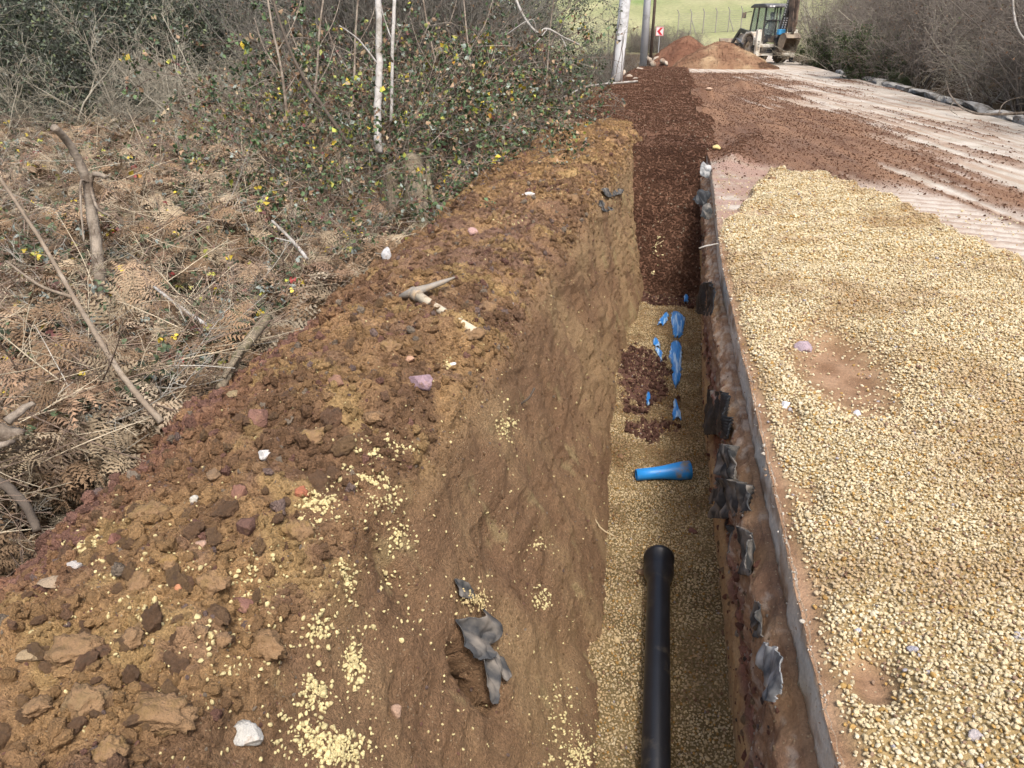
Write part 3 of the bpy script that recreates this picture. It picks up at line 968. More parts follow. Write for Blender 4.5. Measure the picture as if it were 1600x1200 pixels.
# ================================================================== single rocks
ROCKS = [
    # px, py, width px, height px, colour, kind, label, flatness, surfaces
    (387, 1150, 62, 34, (.40, .39, .36), 'rock', 'white quartz stone lying near the bottom of the soil bank', .5),
    (417, 713, 30, 19, (.58, .57, .54), 'rock', 'small white stone on the brown bank above the dark maroon boulder', .6),
    (656, 599, 44, 34, (.27, .19, .21), 'rock', 'knobbly purple-pink stone in the middle of the soil bank', .8),
    (822, 308, 28, 13, (.52, .49, .46), 'rock', 'flat whitish slab of stone on the far part of the bank', .4),
    (738, 365, 24, 17, (.42, .27, .24), 'rock', 'pale pink stone on the far part of the bank', .7),
    (798, 478, 11, 11, (.72, .72, .74), 'rock', 'bright white pebble at the crest right of the pickaxe', .9),
    (707, 571, 13, 11, (.62, .60, .58), 'rock', 'small white pebble above the purple-pink stone', .9),
    (640, 562, 20, 12, (.40, .25, .17), 'rock', 'small orange-pink stone left of the white pebble, above the purple stone', .6),
    (237, 808, 60, 36, (.20, .135, .062), 'clod', 'large ochre clod with a flat shaded underside on the left slope', .6),
    (466, 840, 52, 48, (.235, .155, .065), 'clod', 'rounded ochre clod beside the pale gravel streak', .85),
    (330, 918, 58, 44, (.225, .145, .065), 'clod', 'round ochre clod beside the small orange pebble', .75),
    (215, 912, 50, 42, (.20, .130, .062), 'clod', 'olive-brown clod left of the orange pebble', .75),
    (118, 1028, 92, 52, (.19, .125, .062), 'clod', 'big grey-brown clod with rough knobs low on the left', .6),
    (136, 1100, 68, 58, (.21, .145, .075), 'clod', 'flat-topped dusty grey-tan clod with a dark gap under its right side', .5),
    (246, 1122, 108, 48, (.20, .13, .058), 'clod', 'widest clod of the bank, knobbly olive-brown, left of the white quartz stone', .5),
    (172, 1180, 54, 44, (.23, .15, .062), 'clod', 'yellow-brown clod at the bottom edge below the widest clod', .8),
    (336, 746, 28, 30, (.175, .118, .072), 'rock', 'smooth egg-shaped brown stone above the maroon boulder', .9),
    (386, 825, 36, 42, (.115, .065, .050), 'rock', 'dark maroon boulder half sunk in the bank', .7),
    (374, 775, 30, 34, (.17, .09, .065), 'rock', 'reddish-brown stone just above the dark maroon boulder', .8),
    (470, 771, 32, 20, (.27, .105, .06), 'rock', 'rust red stone at the head of the pale gravel streak', .7),
    (278, 919, 19, 16, (.42, .20, .11), 'rock', 'small bright orange pebble between two ochre clods', .9),
    (48, 1024, 38, 30, (.24, .18, .11), 'rock', 'narrow tan splinter of stone standing at the left edge', .45),
    (181, 850, 28, 26, (.17, .085, .065), 'rock', 'maroon stone beside the small yellow gravel patch', .8),
    (54, 806, 42, 34, (.165, .085, .075), 'rock', 'maroon rock against the grey-white block at the left edge', .8),
    (14, 822, 74, 36, (.42, .40, .38), 'rock', 'grey-white concrete lump at the foot of the ferns', .6),
    (367, 617, 28, 13, (.22, .17, .10), 'rock', 'flat tan stone at the upper left rim of the bank', .4),
    (526, 600, 26, 26, (.20, .115, .08), 'rock', 'brown stone on the bank, near the left rim below the pickaxe', .8),
    (606, 404, 17, 30, (.44, .44, .44), 'rock', 'white upright lump at the rim where the dry reeds end', .7),
    (617, 1115, 20, 26, (.36, .24, .17), 'rock', 'lone pale pinkish stone on the lower cut face', .6),
    (486, 690, 56, 28, (.27, .18, .075), 'clod', 'crumbling yellow-ochre clod above the pale gravel streak', .45),
    (302, 782, 18, 16, (.50, .48, .42), 'rock', 'small off-white stone left of the maroon boulder', .8),
    (312, 852, 24, 16, (.36, .24, .18), 'rock', 'small pinkish-white stone below the maroon boulder', .6),
    (268, 880, 30, 32, (.26, .165, .05), 'clod', 'mustard yellow clod in the middle of the left slope', .9),
    (118, 885, 26, 18, (.38, .36, .34), 'rock', 'pale grey angular stone on the left slope', .7),
    (88, 908, 52, 14, (.26, .20, .14), 'rock', 'long flat tan stone on the left slope', .4),
    (380, 945, 46, 22, (.17, .09, .07), 'rock', 'purple-brown stone right of the small orange pebble', .55),
    (314, 990, 26, 24, (.16, .11, .07), 'clod', 'small round dark clod over the middle of the left slope', .85),
    (345, 1000, 30, 22, (.15, .10, .065), 'clod', 'small dark clod next to the round dark clod', .8),
    (400, 655, 36, 40, (.19, .105, .08), 'rock', 'wedge-shaped reddish rock on the upper left part of the bank', .7),
    (585, 655, 34, 24, (.19, .125, .075), 'clod', 'dull brown clod left of the purple-pink stone', .7),
    (740, 525, 40, 18, (.21, .145, .085), 'clod', 'flat brown clod below the end of the pickaxe handle', .45),
    (760, 485, 28, 24, (.19, .125, .08), 'clod', 'brown clod right of the buried pickaxe handle', .8),
    (893, 255 + 60, 22, 18, (.17, .105, .055), 'clod', 'dark brown lump near the torn grey sheet on the far bank', .8),
    (693, 275, 26, 18, (.27, .16, .07), 'clod', 'orange-brown clod at the far rim beside the thicket', .8),
    (756, 253, 18, 20, (.13, .075, .06), 'rock', 'dark brown rock standing on the far rim of the bank', .9),
    (605, 545, 40, 22, (.25, .165, .07), 'clod', 'ochre clod on the bank left of the orange-pink stone', .5),
    (700, 460, 34, 20, (.19, .13, .08), 'clod', 'brown clod just under the pickaxe tine', .7),
    (60, 1110, 44, 30, (.19, .125, .065), 'clod', 'brown clod at the left edge above the lowest corner', .7),
    (420, 1010, 60, 40, (.19, .12, .06), 'clod', 'low broad brown clod on the crest of the near bank', .45),
    (205, 1000, 34, 30, (.18, .12, .07), 'clod', 'brown clod right of the big knobbly grey-brown one', .8),
    (1254, 545, 36, 18, (.34, .27, .30), 'rock', 'purple-white crumbled stone on the bare patch in the gravel', .4),
    (1228, 634, 16, 14, (.66, .66, .68), 'rock', 'white stone at the left lower end of the bare patch', .8),
    (1338, 649, 15, 14, (.60, .60, .64), 'rock', 'bluish white stone at the right lower end of the bare patch', .8),
    (1426, 1017, 18, 16, (.34, .33, .36), 'rock', 'grey stone alone among the yellow gravel, nearest the camera', .85),
    (1340, 987, 13, 11, (.42, .44, .48), 'rock', 'small blue-grey stone in the gravel above the bare brown spot', .8),
    (1206, 282, 14, 10, (.12, .07, .05), 'clod', 'dark brown clod on the bare concrete at the far end of the gravel', .8),
    (1118, 232, 17, 11, (.55, .44, .20), 'rock', 'yellow stone perched on the far corner of the slab edge', .7),
    (1108, 140, 14, 7, (.42, .30, .22), 'rock', 'pale stone on the red backfill far up the road', .6),
    (1523, 1150, 26, 20, (.36, .33, .33), 'rock', 'grey-pink stone in the gravel at the lower right corner', .7),
    (1082, 831, 17, 9, (.14, .07, .055), 'rock', 'small maroon stone on the trench floor before the black pipe', .6),
    (969, 715, 10, 10, (.10, .05, .04), 'clod', 'small dark lump on the trench floor left of the blue pipe piece', .9),
    (1005, 747 + 149, 22, 9, (.16, .11, .07), 'clod', 'dark lump against the left side of the black pipe collar', .6),
]
M_ROCKS = {}


def place_rock(px, py, w, h, col, kind, label, flat, k):
    p, nr_, dp = hit(px, py)
    rw = w * dp / FPX / 2
    rh = h * dp / FPX / 2
    V, F = rock_verts(4 if w > 24 else 3, 500 + k, .5 if kind == 'clod' else .25, 0.12 if kind == 'clod' else 1.0, (1, 1, 1), .34 if kind == 'clod' else .10)
    V = V * np.array([rw, (rw + rh) / 2, max(rh, rw * flat * .8)]) * (.98 if kind == 'clod' else 1.05)
    if kind == 'clod':
        q = fbm(V[:, 0], V[:, 1], V[:, 2], 1.6 / rw * .8, 4, 600 + k)
        V = V * (1 + .22 * q)[:, None]
        q = fbm(V[:, 0], V[:, 1], V[:, 2], 6 / rw * .8, 3, 640 + k, ridge=True)
        V = V * (1 + .16 * q)[:, None]
    kk = tuple(col) + (kind,)
    m = mat('stone_' + str(k), tuple(min(.75, c_ * ((1.0 if kind == 'clod' else 1.15) if max(col) < .30 else 1.05)) for c_ in col), .9, .35 if kind == 'clod' else .28, 30 if kind == 'clod' else 22, 1.0, 160, dirt=(.235, .148, .080), dirt_amt=.7 if kind == 'clod' else .12, spec=.2, bdist=.006)
    o = link(kind, np_mesh(kind, V, F, m, smooth=False))
    o.location = p + nr_ * rh * .25
    o.rotation_euler = (random.uniform(-.25, .25), random.uniform(-.25, .25), R(YAW) + random.uniform(-.3, .3))
    tag(o, label, kind if kind == 'clod' else 'stone')
    return o


for k, r_ in enumerate(ROCKS):
    place_rock(*r_, k)

# larger clods that nothing tells apart
cl_protos = []
for i in range(7):
    V, F = rock_verts(4, 700 + i, .5, .3, (1, .85, .7), .3)
    V = V * (1 + .2 * fbm(V[:, 0], V[:, 1], V[:, 2], 2.2, 4, 720 + i))[:, None]
    me = np_mesh('clod', V, F, mat('clod_earth_%d' % (i % 4), [(.40, .26, .145), (.36, .23, .135), (.33, .205, .125), (.38, .23, .145)][i % 4], .95, .35, 4, .9, 30, dirt=(.27, .18, .12), dirt_amt=.4, spec=.12, bdist=.2, objvar=.2))
    cl_protos.append(me)
cnt = 0
while cnt < 130:
    px_ = random.uniform(0, 800); py_ = random.uniform(440, 1190)
    p, nr_, dp = hit(px_, py_, ('bank',))
    if not (-1.95 < p.x < xcrest(p.y) - .05) or p.y > 9: continue
    o = link('clod', cl_protos[cnt % 7]); s = random.lognormvariate(math.log(.019), .35) * (1 + .06 * dp)
    o.scale = (s, s * random.uniform(.8, 1.1), s * random.uniform(.7, 1)); o.location = p + nr_ * s * .25
    o.rotation_euler = [random.uniform(-3, 3) for _ in range(3)]
    tag(o, 'crumbly brown clod of earth lying loose on the soil bank', 'clod', 'loose clods on the soil bank')
    cnt += 1

# ================================================================== plants
print('plants')


def tubes_np(P, Rr, n=3):
    """P (m,k,3) polylines, Rr (m,k) radii -> verts, faces"""
    m_, k = P.shape[:2]
    T = np.gradient(P, axis=1); T /= np.linalg.norm(T, axis=2, keepdims=True) + 1e-9
    ref = np.where(np.abs(T[..., 2:3]) > .9, np.array([1., .2, .1]), np.array([.1, .15, 1.]))
    S = np.cross(T, ref); S /= np.linalg.norm(S, axis=2, keepdims=True) + 1e-9
    W = np.cross(S, T)
    an = np.arange(n) * 2 * math.pi / n
    V = P[:, :, None] + Rr[:, :, None, None] * (S[:, :, None] * np.cos(an)[None, None, :, None] + W[:, :, None] * np.sin(an)[None, None, :, None])
    b = (np.arange(m_)[:, None, None] * k + np.arange(k - 1)[None, :, None]) * n
    q = np.arange(n)[None, None]; q2 = (q + 1) % n
    F = np.stack([b + q, b + q2, b + n + q2, b + n + q], -1).reshape(-1, 4)
    return V.reshape(-1, 3), F


def paths(start, dirs, length, k, wob, grav=0.0, rng=RNG):
    """wandering paths"""
    m_ = len(start); P = np.zeros((m_, k, 3)); P[:, 0] = start
    d = dirs / (np.linalg.norm(dirs, axis=1, keepdims=True) + 1e-9)
    st = (length / (k - 1))[:, None]
    for q in range(1, k):
        d = d + rng.normal(size=(m_, 3)) * wob; d[:, 2] += grav
        d /= np.linalg.norm(d, axis=1, keepdims=True)
        P[:, q] = P[:, q - 1] + d * st
    return P


def kids(P, Rr, per, lo, hi, ang, up, lenf, k, wob, grav, rng):
    """side branches of a set of polylines"""
    m_, kk = P.shape[:2]
    idx = np.repeat(np.arange(m_), per); n = len(idx)
    t = rng.uniform(lo, hi, n) * (kk - 1); i0 = np.minimum(t.astype(int), kk - 2); f = (t - i0)[:, None]
    s = P[idx, i0] * (1 - f) + P[idx, i0 + 1] * f
    tan = P[idx, i0 + 1] - P[idx, i0]; ln = np.linalg.norm(tan, axis=1) * (kk - 1); tan /= np.linalg.norm(tan, axis=1, keepdims=True) + 1e-9
    rnd = rng.normal(size=(n, 3)); rnd -= (rnd * tan).sum(1, keepdims=True) * tan; rnd /= np.linalg.norm(rnd, axis=1, keepdims=True) + 1e-9
    d = tan * math.cos(ang) + rnd * math.sin(ang); d[:, 2] += up
    L = ln * lenf * rng.uniform(.55, 1.15, n) * (1.15 - .5 * t / kk)
    Q = paths(s, d, L, k, wob, grav, rng)
    r0_ = (Rr[idx, i0] * (1 - f[:, 0]) + Rr[idx, i0 + 1] * f[:, 0]) * .62
    return Q, r0_[:, None] * np.linspace(1, .35, k)[None]


def merge(parts):
    V = []; F = []; o = 0
    for v, f in parts:
        V.append(v); F.append(f + o); o += len(v)
    return np.concatenate(V), np.concatenate(F)


def leaf_cards(C, size, col, rng, droop=.3, fold=.25, asp=.62):
    n = len(C)
    d = rng.normal(size=(n, 3)); d[:, 2] -= droop; d /= np.linalg.norm(d, axis=1, keepdims=True)
    r_ = rng.normal(size=(n, 3)); s = np.cross(d, r_); s /= np.linalg.norm(s, axis=1, keepdims=True) + 1e-9
    u = np.cross(s, d); L = size[:, None]
    a = C - d * L * .5; b = C + s * L * asp * .5 + u * L * fold; c = C + d * L * .5 - u * L * .1; e = C - s * L * asp * .5 + u * L * fold
    V = np.stack([a, b, c, e], 1).reshape(-1, 3)
    o = np.arange(n)[:, None] * 4
    F = np.concatenate([o + np.array([0, 1, 2]), o + np.array([0, 2, 3])])
    return V, F, np.repeat(col, 4, 0)


M_LEAF = attr_mat('leaf', 0.6, 0.0, var=.12, vscale=40, spec=.3)
M_BARK = attr_mat('bark', 0.95, 0.3, 60, 0.01, .28, 12, spec=.1)


def bark_mesh(name, sets, colf, n=3):
    V, F = merge([tubes_np(P, r_, n) for P, r_ in sets])
    c = colf(V) * (1 + .25 * fbm(V[:, 0], V[:, 1], V[:, 2], 6, 3, 801))[:, None]
    return np_mesh(name, V, F, M_BARK, c)


def const(c):
    return lambda V: np.repeat(np.array(c)[None], len(V), 0)


def bare_shrub(seed, h=3.2, stems=11, spread=.45, col=(.15, .125, .10), tw=(.20, .17, .14), k1=7, k2=6, k3=4, rad=.022, leaves=0, leafcol=None, wild=.12, grav=.0, lsize=.045):
    rng = np.random.default_rng(seed)
    a = rng.uniform(0, 2 * math.pi, stems); s0 = np.stack([np.cos(a) * .25, np.sin(a) * .25, a * 0 - .1], 1) * rng.uniform(.2, 1.2, (stems, 1))
    d = np.stack([np.cos(a) * spread, np.sin(a) * spread, np.ones(stems)], 1) + rng.normal(size=(stems, 3)) * .15
    L = h * rng.uniform(.7, 1.1, stems)
    P = paths(s0, d, L, 9, wild, grav, rng); r_ = rad * rng.uniform(.6, 1.3, (stems, 1)) * np.linspace(1, .3, 9)[None]
    P2, r2 = kids(P, r_, k1, .12, .95, .75, .15, .45, 6, .17, grav, rng)
    P3, r3 = kids(P2, r2, k2, .1, .98, .8, .05, .55, 5, .2, grav * 1.5, rng)
    r3 = np.maximum(r3, .0032)
    P4, r4 = kids(P3, r3, k3, .15, .98, .8, .0, .55, 4, .22, grav * 1.5, rng)
    r4 = np.maximum(r4, .0026)
    parts = [('stem', bark_mesh('stem', [(P, r_)], const(col), 6)), ('twigs', bark_mesh('twigs', [(P2, np.maximum(r2, .004)), (P3, r3), (P4, r4)], const(tw)))]
    if leaves:
        src = np.concatenate([P3.reshape(-1, 3), P4.reshape(-1, 3)])
        C = src[rng.integers(0, len(src), leaves)] + rng.normal(size=(leaves, 3)) * .06
        lc = leafcol(C, rng)
        V, F, c = leaf_cards(C, lsize * rng.uniform(.6, 1.4, leaves), lc, rng)
        parts.append(('leaves', np_mesh('leaves', V, F, M_LEAF, c)))
    return parts


def pal(cols, w, k=.35):
    cols = np.array(cols); w = np.array(w, float) / sum(w)

    def f(C, rng):
        i = rng.choice(len(cols), len(C), p=w)
        return cols[i] * rng.uniform(1 - k, 1 + k, (len(C), 1))
    return f


DG = (.045, .062, .032); MG = (.075, .10, .042); YG = (.30, .30, .06); YL = (.52, .40, .05); BRN = (.16, .095, .055); GRY = (.16, .17, .15); REDL = (.22, .035, .03); STRAW = (.34, .27, .17)

shrub_right = [bare_shrub(10 + i, 3.4, 12, .5, (.17, .15, .13), (.215, .19, .165), k1=8, k2=6, k3=4, grav=-.01, leaves=500, leafcol=pal([BRN, (.10, .07, .045), MG], [4, 3, 1]), lsize=.05) for i in range(4)]
shrub_dark = [bare_shrub(20 + i, 3.6, 12, .55, (.12, .125, .11), (.165, .175, .145), k1=8, k2=6, k3=3, grav=-.008, leaves=7500, leafcol=pal([(.075, .10, .065), (.13, .155, .11), GRY, (.13, .10, .07), (.12, .145, .07)], [5, 5, 2, 1.5, 2]), lsize=.052) for i in range(3)]
shrub_pale = [bare_shrub(30 + i, 3.0, 7, .75, (.40, .37, .30), (.38, .35, .28), k1=8, k2=6, k3=4, grav=-.02, rad=.026) for i in range(3)]
shrub_grey = [bare_shrub(35 + i, 3.6, 13, .35, (.19, .18, .155), (.20, .185, .16), k1=8, k2=6, k3=4, grav=0.004, leaves=900, leafcol=pal([(.09, .09, .06), BRN], [2, 1]), lsize=.04) for i in range(2)]
evergreen = [bare_shrub(40, 1.9, 9, .45, (.12, .10, .08), (.12, .10, .07), k1=7, k2=5, k3=3, leaves=9000, leafcol=pal([MG, DG, (.07, .12, .035)], [3, 2, 2]), lsize=.05)]


def bramble(seed, rx, h, leafn, cols, w, lsize=.05, canes=60):
    rng = np.random.default_rng(seed)
    a = rng.uniform(0, 2 * math.pi, canes); rr_ = rng.uniform(0, rx * .8, canes)
    s0 = np.stack([np.cos(a) * rr_, np.sin(a) * rr_, a * 0], 1)
    b = a + rng.normal(size=canes)
    d = np.stack([np.cos(b) * .5, np.sin(b) * .5, np.ones(canes) * 1.2], 1)
    P = paths(s0, d, rng.uniform(.8, 1.9, canes) * h, 11, .08, -.19, rng); r_ = .0045 * rng.uniform(.6, 1.4, (canes, 1)) * np.linspace(1, .5, 11)[None]
    P2, r2 = kids(P, r_, 9, .2, .95, .8, .1, .34, 5, .2, -.05, rng); r2 = np.maximum(r2, .0026)
    P3, r3 = kids(P2, r2, 3, .2, .95, .8, .0, .5, 4, .25, 0, rng); r3 = np.maximum(r3, .0018)
    V, F = merge([tubes_np(P, r_, 4), tubes_np(P2, r2), tubes_np(P3, r3)])
    tone = perlin(V[:, 0] * 5, V[:, 1] * 5, V[:, 2] * 5, 5)
    cane = np_mesh('canes', V, F, M_BARK, mix(np.array([.13, .095, .075]), np.array([.34, .30, .25]), sstep(-.1, .35, tone)))
    src = np.concatenate([P2.reshape(-1, 3), P3.reshape(-1, 3)])
    src = src[src[:, 2] > .03]
    C = src[rng.integers(0, len(src), leafn // 3)]
    C = C[perlin(C[:, 0] * 3, C[:, 1] * 3, C[:, 2] * 3, 9) > -.22]
    C = np.repeat(C, 3, 0) + rng.normal(size=(len(C) * 3, 3)) * lsize * .45
    q = perlin(C[:, 0] * 2.5, C[:, 1] * 2.5, C[:, 2] * 2.5, 9)
    lc = pal(cols, w)(C, rng)
    V, F, c = leaf_cards(C, lsize * rng.uniform(.5, 1.3, len(C)), lc, rng, .1, .2, .72)
    lv = np_mesh('leaves', V, F, M_LEAF, c)
    # bright yellow leaves on the outside
    top = C[np.argsort(-(C[:, 2] + .4 * rng.normal(size=len(C)) * h))[:1500]]
    T = top[rng.integers(0, len(top), 34)]
    T = np.repeat(T, 3, 0) + rng.normal(size=(102, 3)) * .035
    V, F, c = leaf_cards(T, .06 * rng.uniform(.6, 1.2, 102), pal([YL, YG, (.33, .36, .06), (.45, .24, .04)], [4, 2, 2, .8])(T, rng), rng, .1, .15, .8)
    yl = np_mesh('yellow_leaves', V, F, M_LEAF, c)
    return [('canes', cane), ('leaves', lv), ('yellow_leaves', yl)]


BR = [bramble(50 + i, 1.0, 1.25, 9500, [(.05, .085, .04), (.095, .15, .065), (.22, .26, .22), BRN, (.31, .21, .13), (.14, .05, .05), STRAW, (.25, .27, .07)], [5, 5, 2, 2.4, 2, .4, 1, .9]) for i in range(4)]


def frond(seed, L=.55, pairs=22, curl=1.0, col=(.23, .14, .085)):
    """dead bracken frond: midrib with leaflets that are cut again into teeth"""
    rng = np.random.default_rng(seed)
    t = np.linspace(0, 1, 14)
    bend = curl * .9
    x = L * np.cumsum(np.cos(bend * t * 1.3)) / 14; z = L * np.cumsum(np.sin(.9 - bend * 1.9 * t)) / 14 * .75
    y = .05 * L * np.sin(3 * t + seed)
    rib = np.stack([x, y, z], 1)
    V, F = tubes_np(rib[None], (.0035 * (1 - .75 * t))[None], 3)
    F = np.concatenate([F[:, [0, 1, 2]], F[:, [0, 2, 3]]])
    VV = [V]; FF = [F]; CC = [np.repeat(np.array([[.30, .20, .12]]), len(V), 0)]; o = len(V)
    for p_ in range(pairs):
        u = .14 + .85 * p_ / pairs
        c = np.array([np.interp(u, t, rib[:, q]) for q in range(3)]); c2 = np.array([np.interp(min(1, u + .04), t, rib[:, q]) for q in range(3)])
        tn = c2 - c; tn /= np.linalg.norm(tn) + 1e-9
        pl = L * .40 * (1 - u) ** .75 * rng.uniform(.75, 1.1) + .012
        for sd in (-1, 1):
            d = np.array([0, sd, 0]) * 1.0 + tn * .45 + rng.normal(size=3) * .26; d /= np.linalg.norm(d)
            side = np.cross(d, [0, 0, 1.]); side /= np.linalg.norm(side) + 1e-9
            m_ = 7; w0 = pl * .125
            base = []; curlq = rng.uniform(.3, 1.4)
            for q in range(m_ + 1):
                f = q / m_
                base.append(c + d * pl * f + np.array([0, 0, -1]) * pl * curlq * .45 * f * f)
            V = []; F = []
            for q in range(m_):
                w = w0 * (1 - .75 * q / m_) * 1.9
                a_, b_ = base[q], base[q + 1]
                for s2 in (-1, 1):
                    tip = (a_ + b_) / 2 + side * s2 * w + d * w * .35 + np.array([0, 0, -1]) * w * rng.uniform(.0, .8)
                    k = len(V); V += [a_, a_ * .35 + b_ * .65, tip]; F.append((k, k + 1, k + 2))
            VV.append(np.array(V)); FF.append(np.array(F) + o); o += len(V)
            CC.append(np.repeat((np.array(col) * rng.uniform(.75, 1.3))[None], len(V), 0))
    return np.concatenate(VV), np.concatenate(FF), np.concatenate(CC)


FR_COL = [(.27, .175, .11), (.31, .22, .14), (.22, .145, .095), (.37, .29, .20), (.26, .19, .13)]
FRONDS = [np_mesh('frond', *[(q) for q in (lambda r_: (r_[0], r_[1]))(fr_)], M_LEAF, fr_[2]) for fr_ in [frond(60 + i, .55, 14 + 2 * (i % 3), .7 + .25 * i, FR_COL[i]) for i in range(5)]]
M_FR_I = attr_mat('frond_loose', 0.8, 0.0, var=.2, vscale=6, inst=True, spec=.15)
fr_protos = []
for i in range(5):
    me = FRONDS[i].copy(); me.materials.clear(); me.materials.append(M_FR_I); fr_protos.append(proto(me))
# twigs, straws and bramble sprigs lying in the undergrowth
M_STK = attr_mat('twig_loose', 0.85, 0.0, var=.25, vscale=8, inst=True, spec=.2)
M_LF_I = attr_mat('leaf_loose', 0.55, 0.0, var=.15, vscale=10, inst=True, spec=.35)
st_protos = []
for i in range(6):
    rng = np.random.default_rng(90 + i)
    P = paths(np.zeros((1, 3)), np.array([[1., 0, 0]]), np.array([1.0]), 9, .09 if i < 3 else .03, -.01 if i < 3 else -.03, rng); r_ = .0065 * np.linspace(1, .4, 9)[None]
    sets = [tubes_np(P, r_, 4)]
    if i < 4:
        P2, r2 = kids(P, r_, 5, .2, .9, .7, .1, .35, 5, .15, 0, rng); sets.append(tubes_np(P2, np.maximum(r2, .0028), 3))
        P3, r3 = kids(P2, r2, 3, .2, .9, .7, .1, .5, 4, .15, 0, rng); sets.append(tubes_np(P3, np.maximum(r3, .0022), 3))
    V, F = merge(sets); st_protos.append(proto(np_mesh('twig', V, F, M_STK)))
lf_protos = []
for i in range(4):
    rng = np.random.default_rng(120 + i); VV = []; FF = []; o = 0
    for q, an in enumerate((0, 1.25, -1.25)):
        L = .5 if q == 0 else .42; nseg = 7
        ax_ = np.array([math.cos(an), math.sin(an), 0]); sd_ = np.array([-math.sin(an), math.cos(an), 0])
        off = ax_ * .12
        V = []
        for s_i in range(nseg + 1):
            f = s_i / nseg; w = .20 * math.sin(math.pi * min(1, f * .92 + .06)) ** .7 * (1 + .16 * (-1) ** s_i)
            z = .10 * math.sin(f * 2.6 + q) - .1 * f * f * (1 + i * .4)
            for sg in (-1, 0, 1): V.append(off + ax_ * L * f + sd_ * w * sg + np.array([0, 0, z + .06 * abs(sg)]))
        F = []
        for s_i in range(nseg):
            for sg in (0, 1):
                a_ = s_i * 3 + sg; F.append((a_ + o, a_ + 1 + o, a_ + 4 + o, a_ + 3 + o))
        VV.append(np.array(V)); FF.append(np.array(F)); o += len(V)
    lf_protos.append(proto(np_mesh('sprig', np.concatenate(VV), np.concatenate(FF), M_LF_I)))


def base_z(X, Y):
    """ground or outer foot of the bank, whichever is higher"""
    return np.maximum(land_z(X, Y), np.where(np.asarray(Y) < 13, np.interp(X, [-2.9, -2.2, -1.98], [-.62, -.24, .0]), -9))


def veg_top(X, Y):
    return base_z(X, Y) - .22 * sstep(-2.6, -2.05, X) + .42 + .28 * sstep(-2.1, -3.4, X) + .16 * fbm(X, Y, 0, .9, 3, 811) + .18 * np.exp(-((X + 5.5) / 2.2) ** 2)


def veg_points(n, x0=-13.5, x1=-2.22, y0=.5, y1=17, keep=1.0):
    """points whose number on the picture is even: nearer ones denser"""
    out = []; got = 0
    while got < n:
        X = RNG.uniform(x0, x1, n * 6); Y = RNG.uniform(y0, y1, n * 6)
        D2 = X * X + Y * Y
        k = (RNG.random(n * 6) < np.minimum(1, 7.0 / D2)) & (X < -2.5 + .25 * sstep(2.2, 3.4, Y))
        X = X[k]; Y = Y[k]
        k = in_view(np.stack([X, Y, X * 0 - .2], 1), 200, 150); X = X[k]; Y = Y[k]
        out.append(np.stack([X, Y], 1)); got += len(X)
    return np.concatenate(out)[:n].T


# dead bracken mass
n = 8200
X, Y = veg_points(n)
hh = RNG.random(n) ** .8
Z = base_z(X, Y) + (veg_top(X, Y) - base_z(X, Y)) * hh - .08
clump = fbm(X, Y, 0, .8, 3, 815)
k = (clump > -.22) | (RNG.random(n) < .35); X, Y, Z, hh, clump = X[k], Y[k], Z[k], hh[k], clump[k]; n = len(X)
tn = RNG.random((n, 1))
cc = np.where(tn < .55, np.array([[.225, .152, .093]]), np.where(tn < .85, np.array([[.31, .245, .165]]), np.array([[.36, .30, .22]]))) * RNG.uniform(.6, 1.35, (n, 1))
scatter('dead_bracken', np.stack([X, Y, Z], 1), np.stack([RNG.normal(0, .6, n), RNG.normal(.05, .45, n), RNG.uniform(-3.14, 3.14, n)], 1), RNG.uniform(.45, 1.0, n), cc, fr_protos,
        'mass of dead brown bracken filling the hollow left of the soil bank', 'bracken')
# twigs and straws
n = 8500
X, Y = veg_points(n); hh = RNG.random(n) ** .7
Z = base_z(X, Y) + (veg_top(X, Y) - base_z(X, Y)) * hh * 1.05
t = RNG.random(n)
cc = mix(np.array([.23, .17, .13]), np.array([.45, .385, .28]), (t < .38) * 1.); cc = mix(cc, np.array([.40, .38, .33]), (t > .9) * 1.); cc = cc * RNG.uniform(.6, 1.25, (n, 1))
L = RNG.uniform(.18, .75, n)
scatter('dry_twigs', np.stack([X, Y, Z], 1), np.stack([RNG.uniform(-3, 3, n), RNG.normal(-.1, .38, n), RNG.uniform(-3.14, 3.14, n)], 1), L, cc, st_protos,
        'dry twigs, straws and dead stalks tangled through the bracken', 'twigs')
# reeds and straw matted against the foot of the bank
n = 650
X = RNG.normal(-2.35, .28, n); Y = RNG.uniform(3.4, 6.4, n); X = np.minimum(X, -2.0)
Z = land_z(X, Y) * 0 - .30 + .22 * RNG.random(n) - .25 * sstep(-2.3, -2.9, X)
scatter('dry_reeds', np.stack([X, Y, Z], 1), np.stack([RNG.uniform(-3, 3, n), RNG.normal(0, .22, n), RNG.normal(.3, .8, n) + 3.14 * (RNG.random(n) < .5)], 1), RNG.uniform(.2, .6, n),
        np.array([.44, .37, .27]) * RNG.uniform(.5, 1.2, (n, 1)), st_protos[3:], 'matted dry straw and reeds along the outer foot of the bank', 'straw')
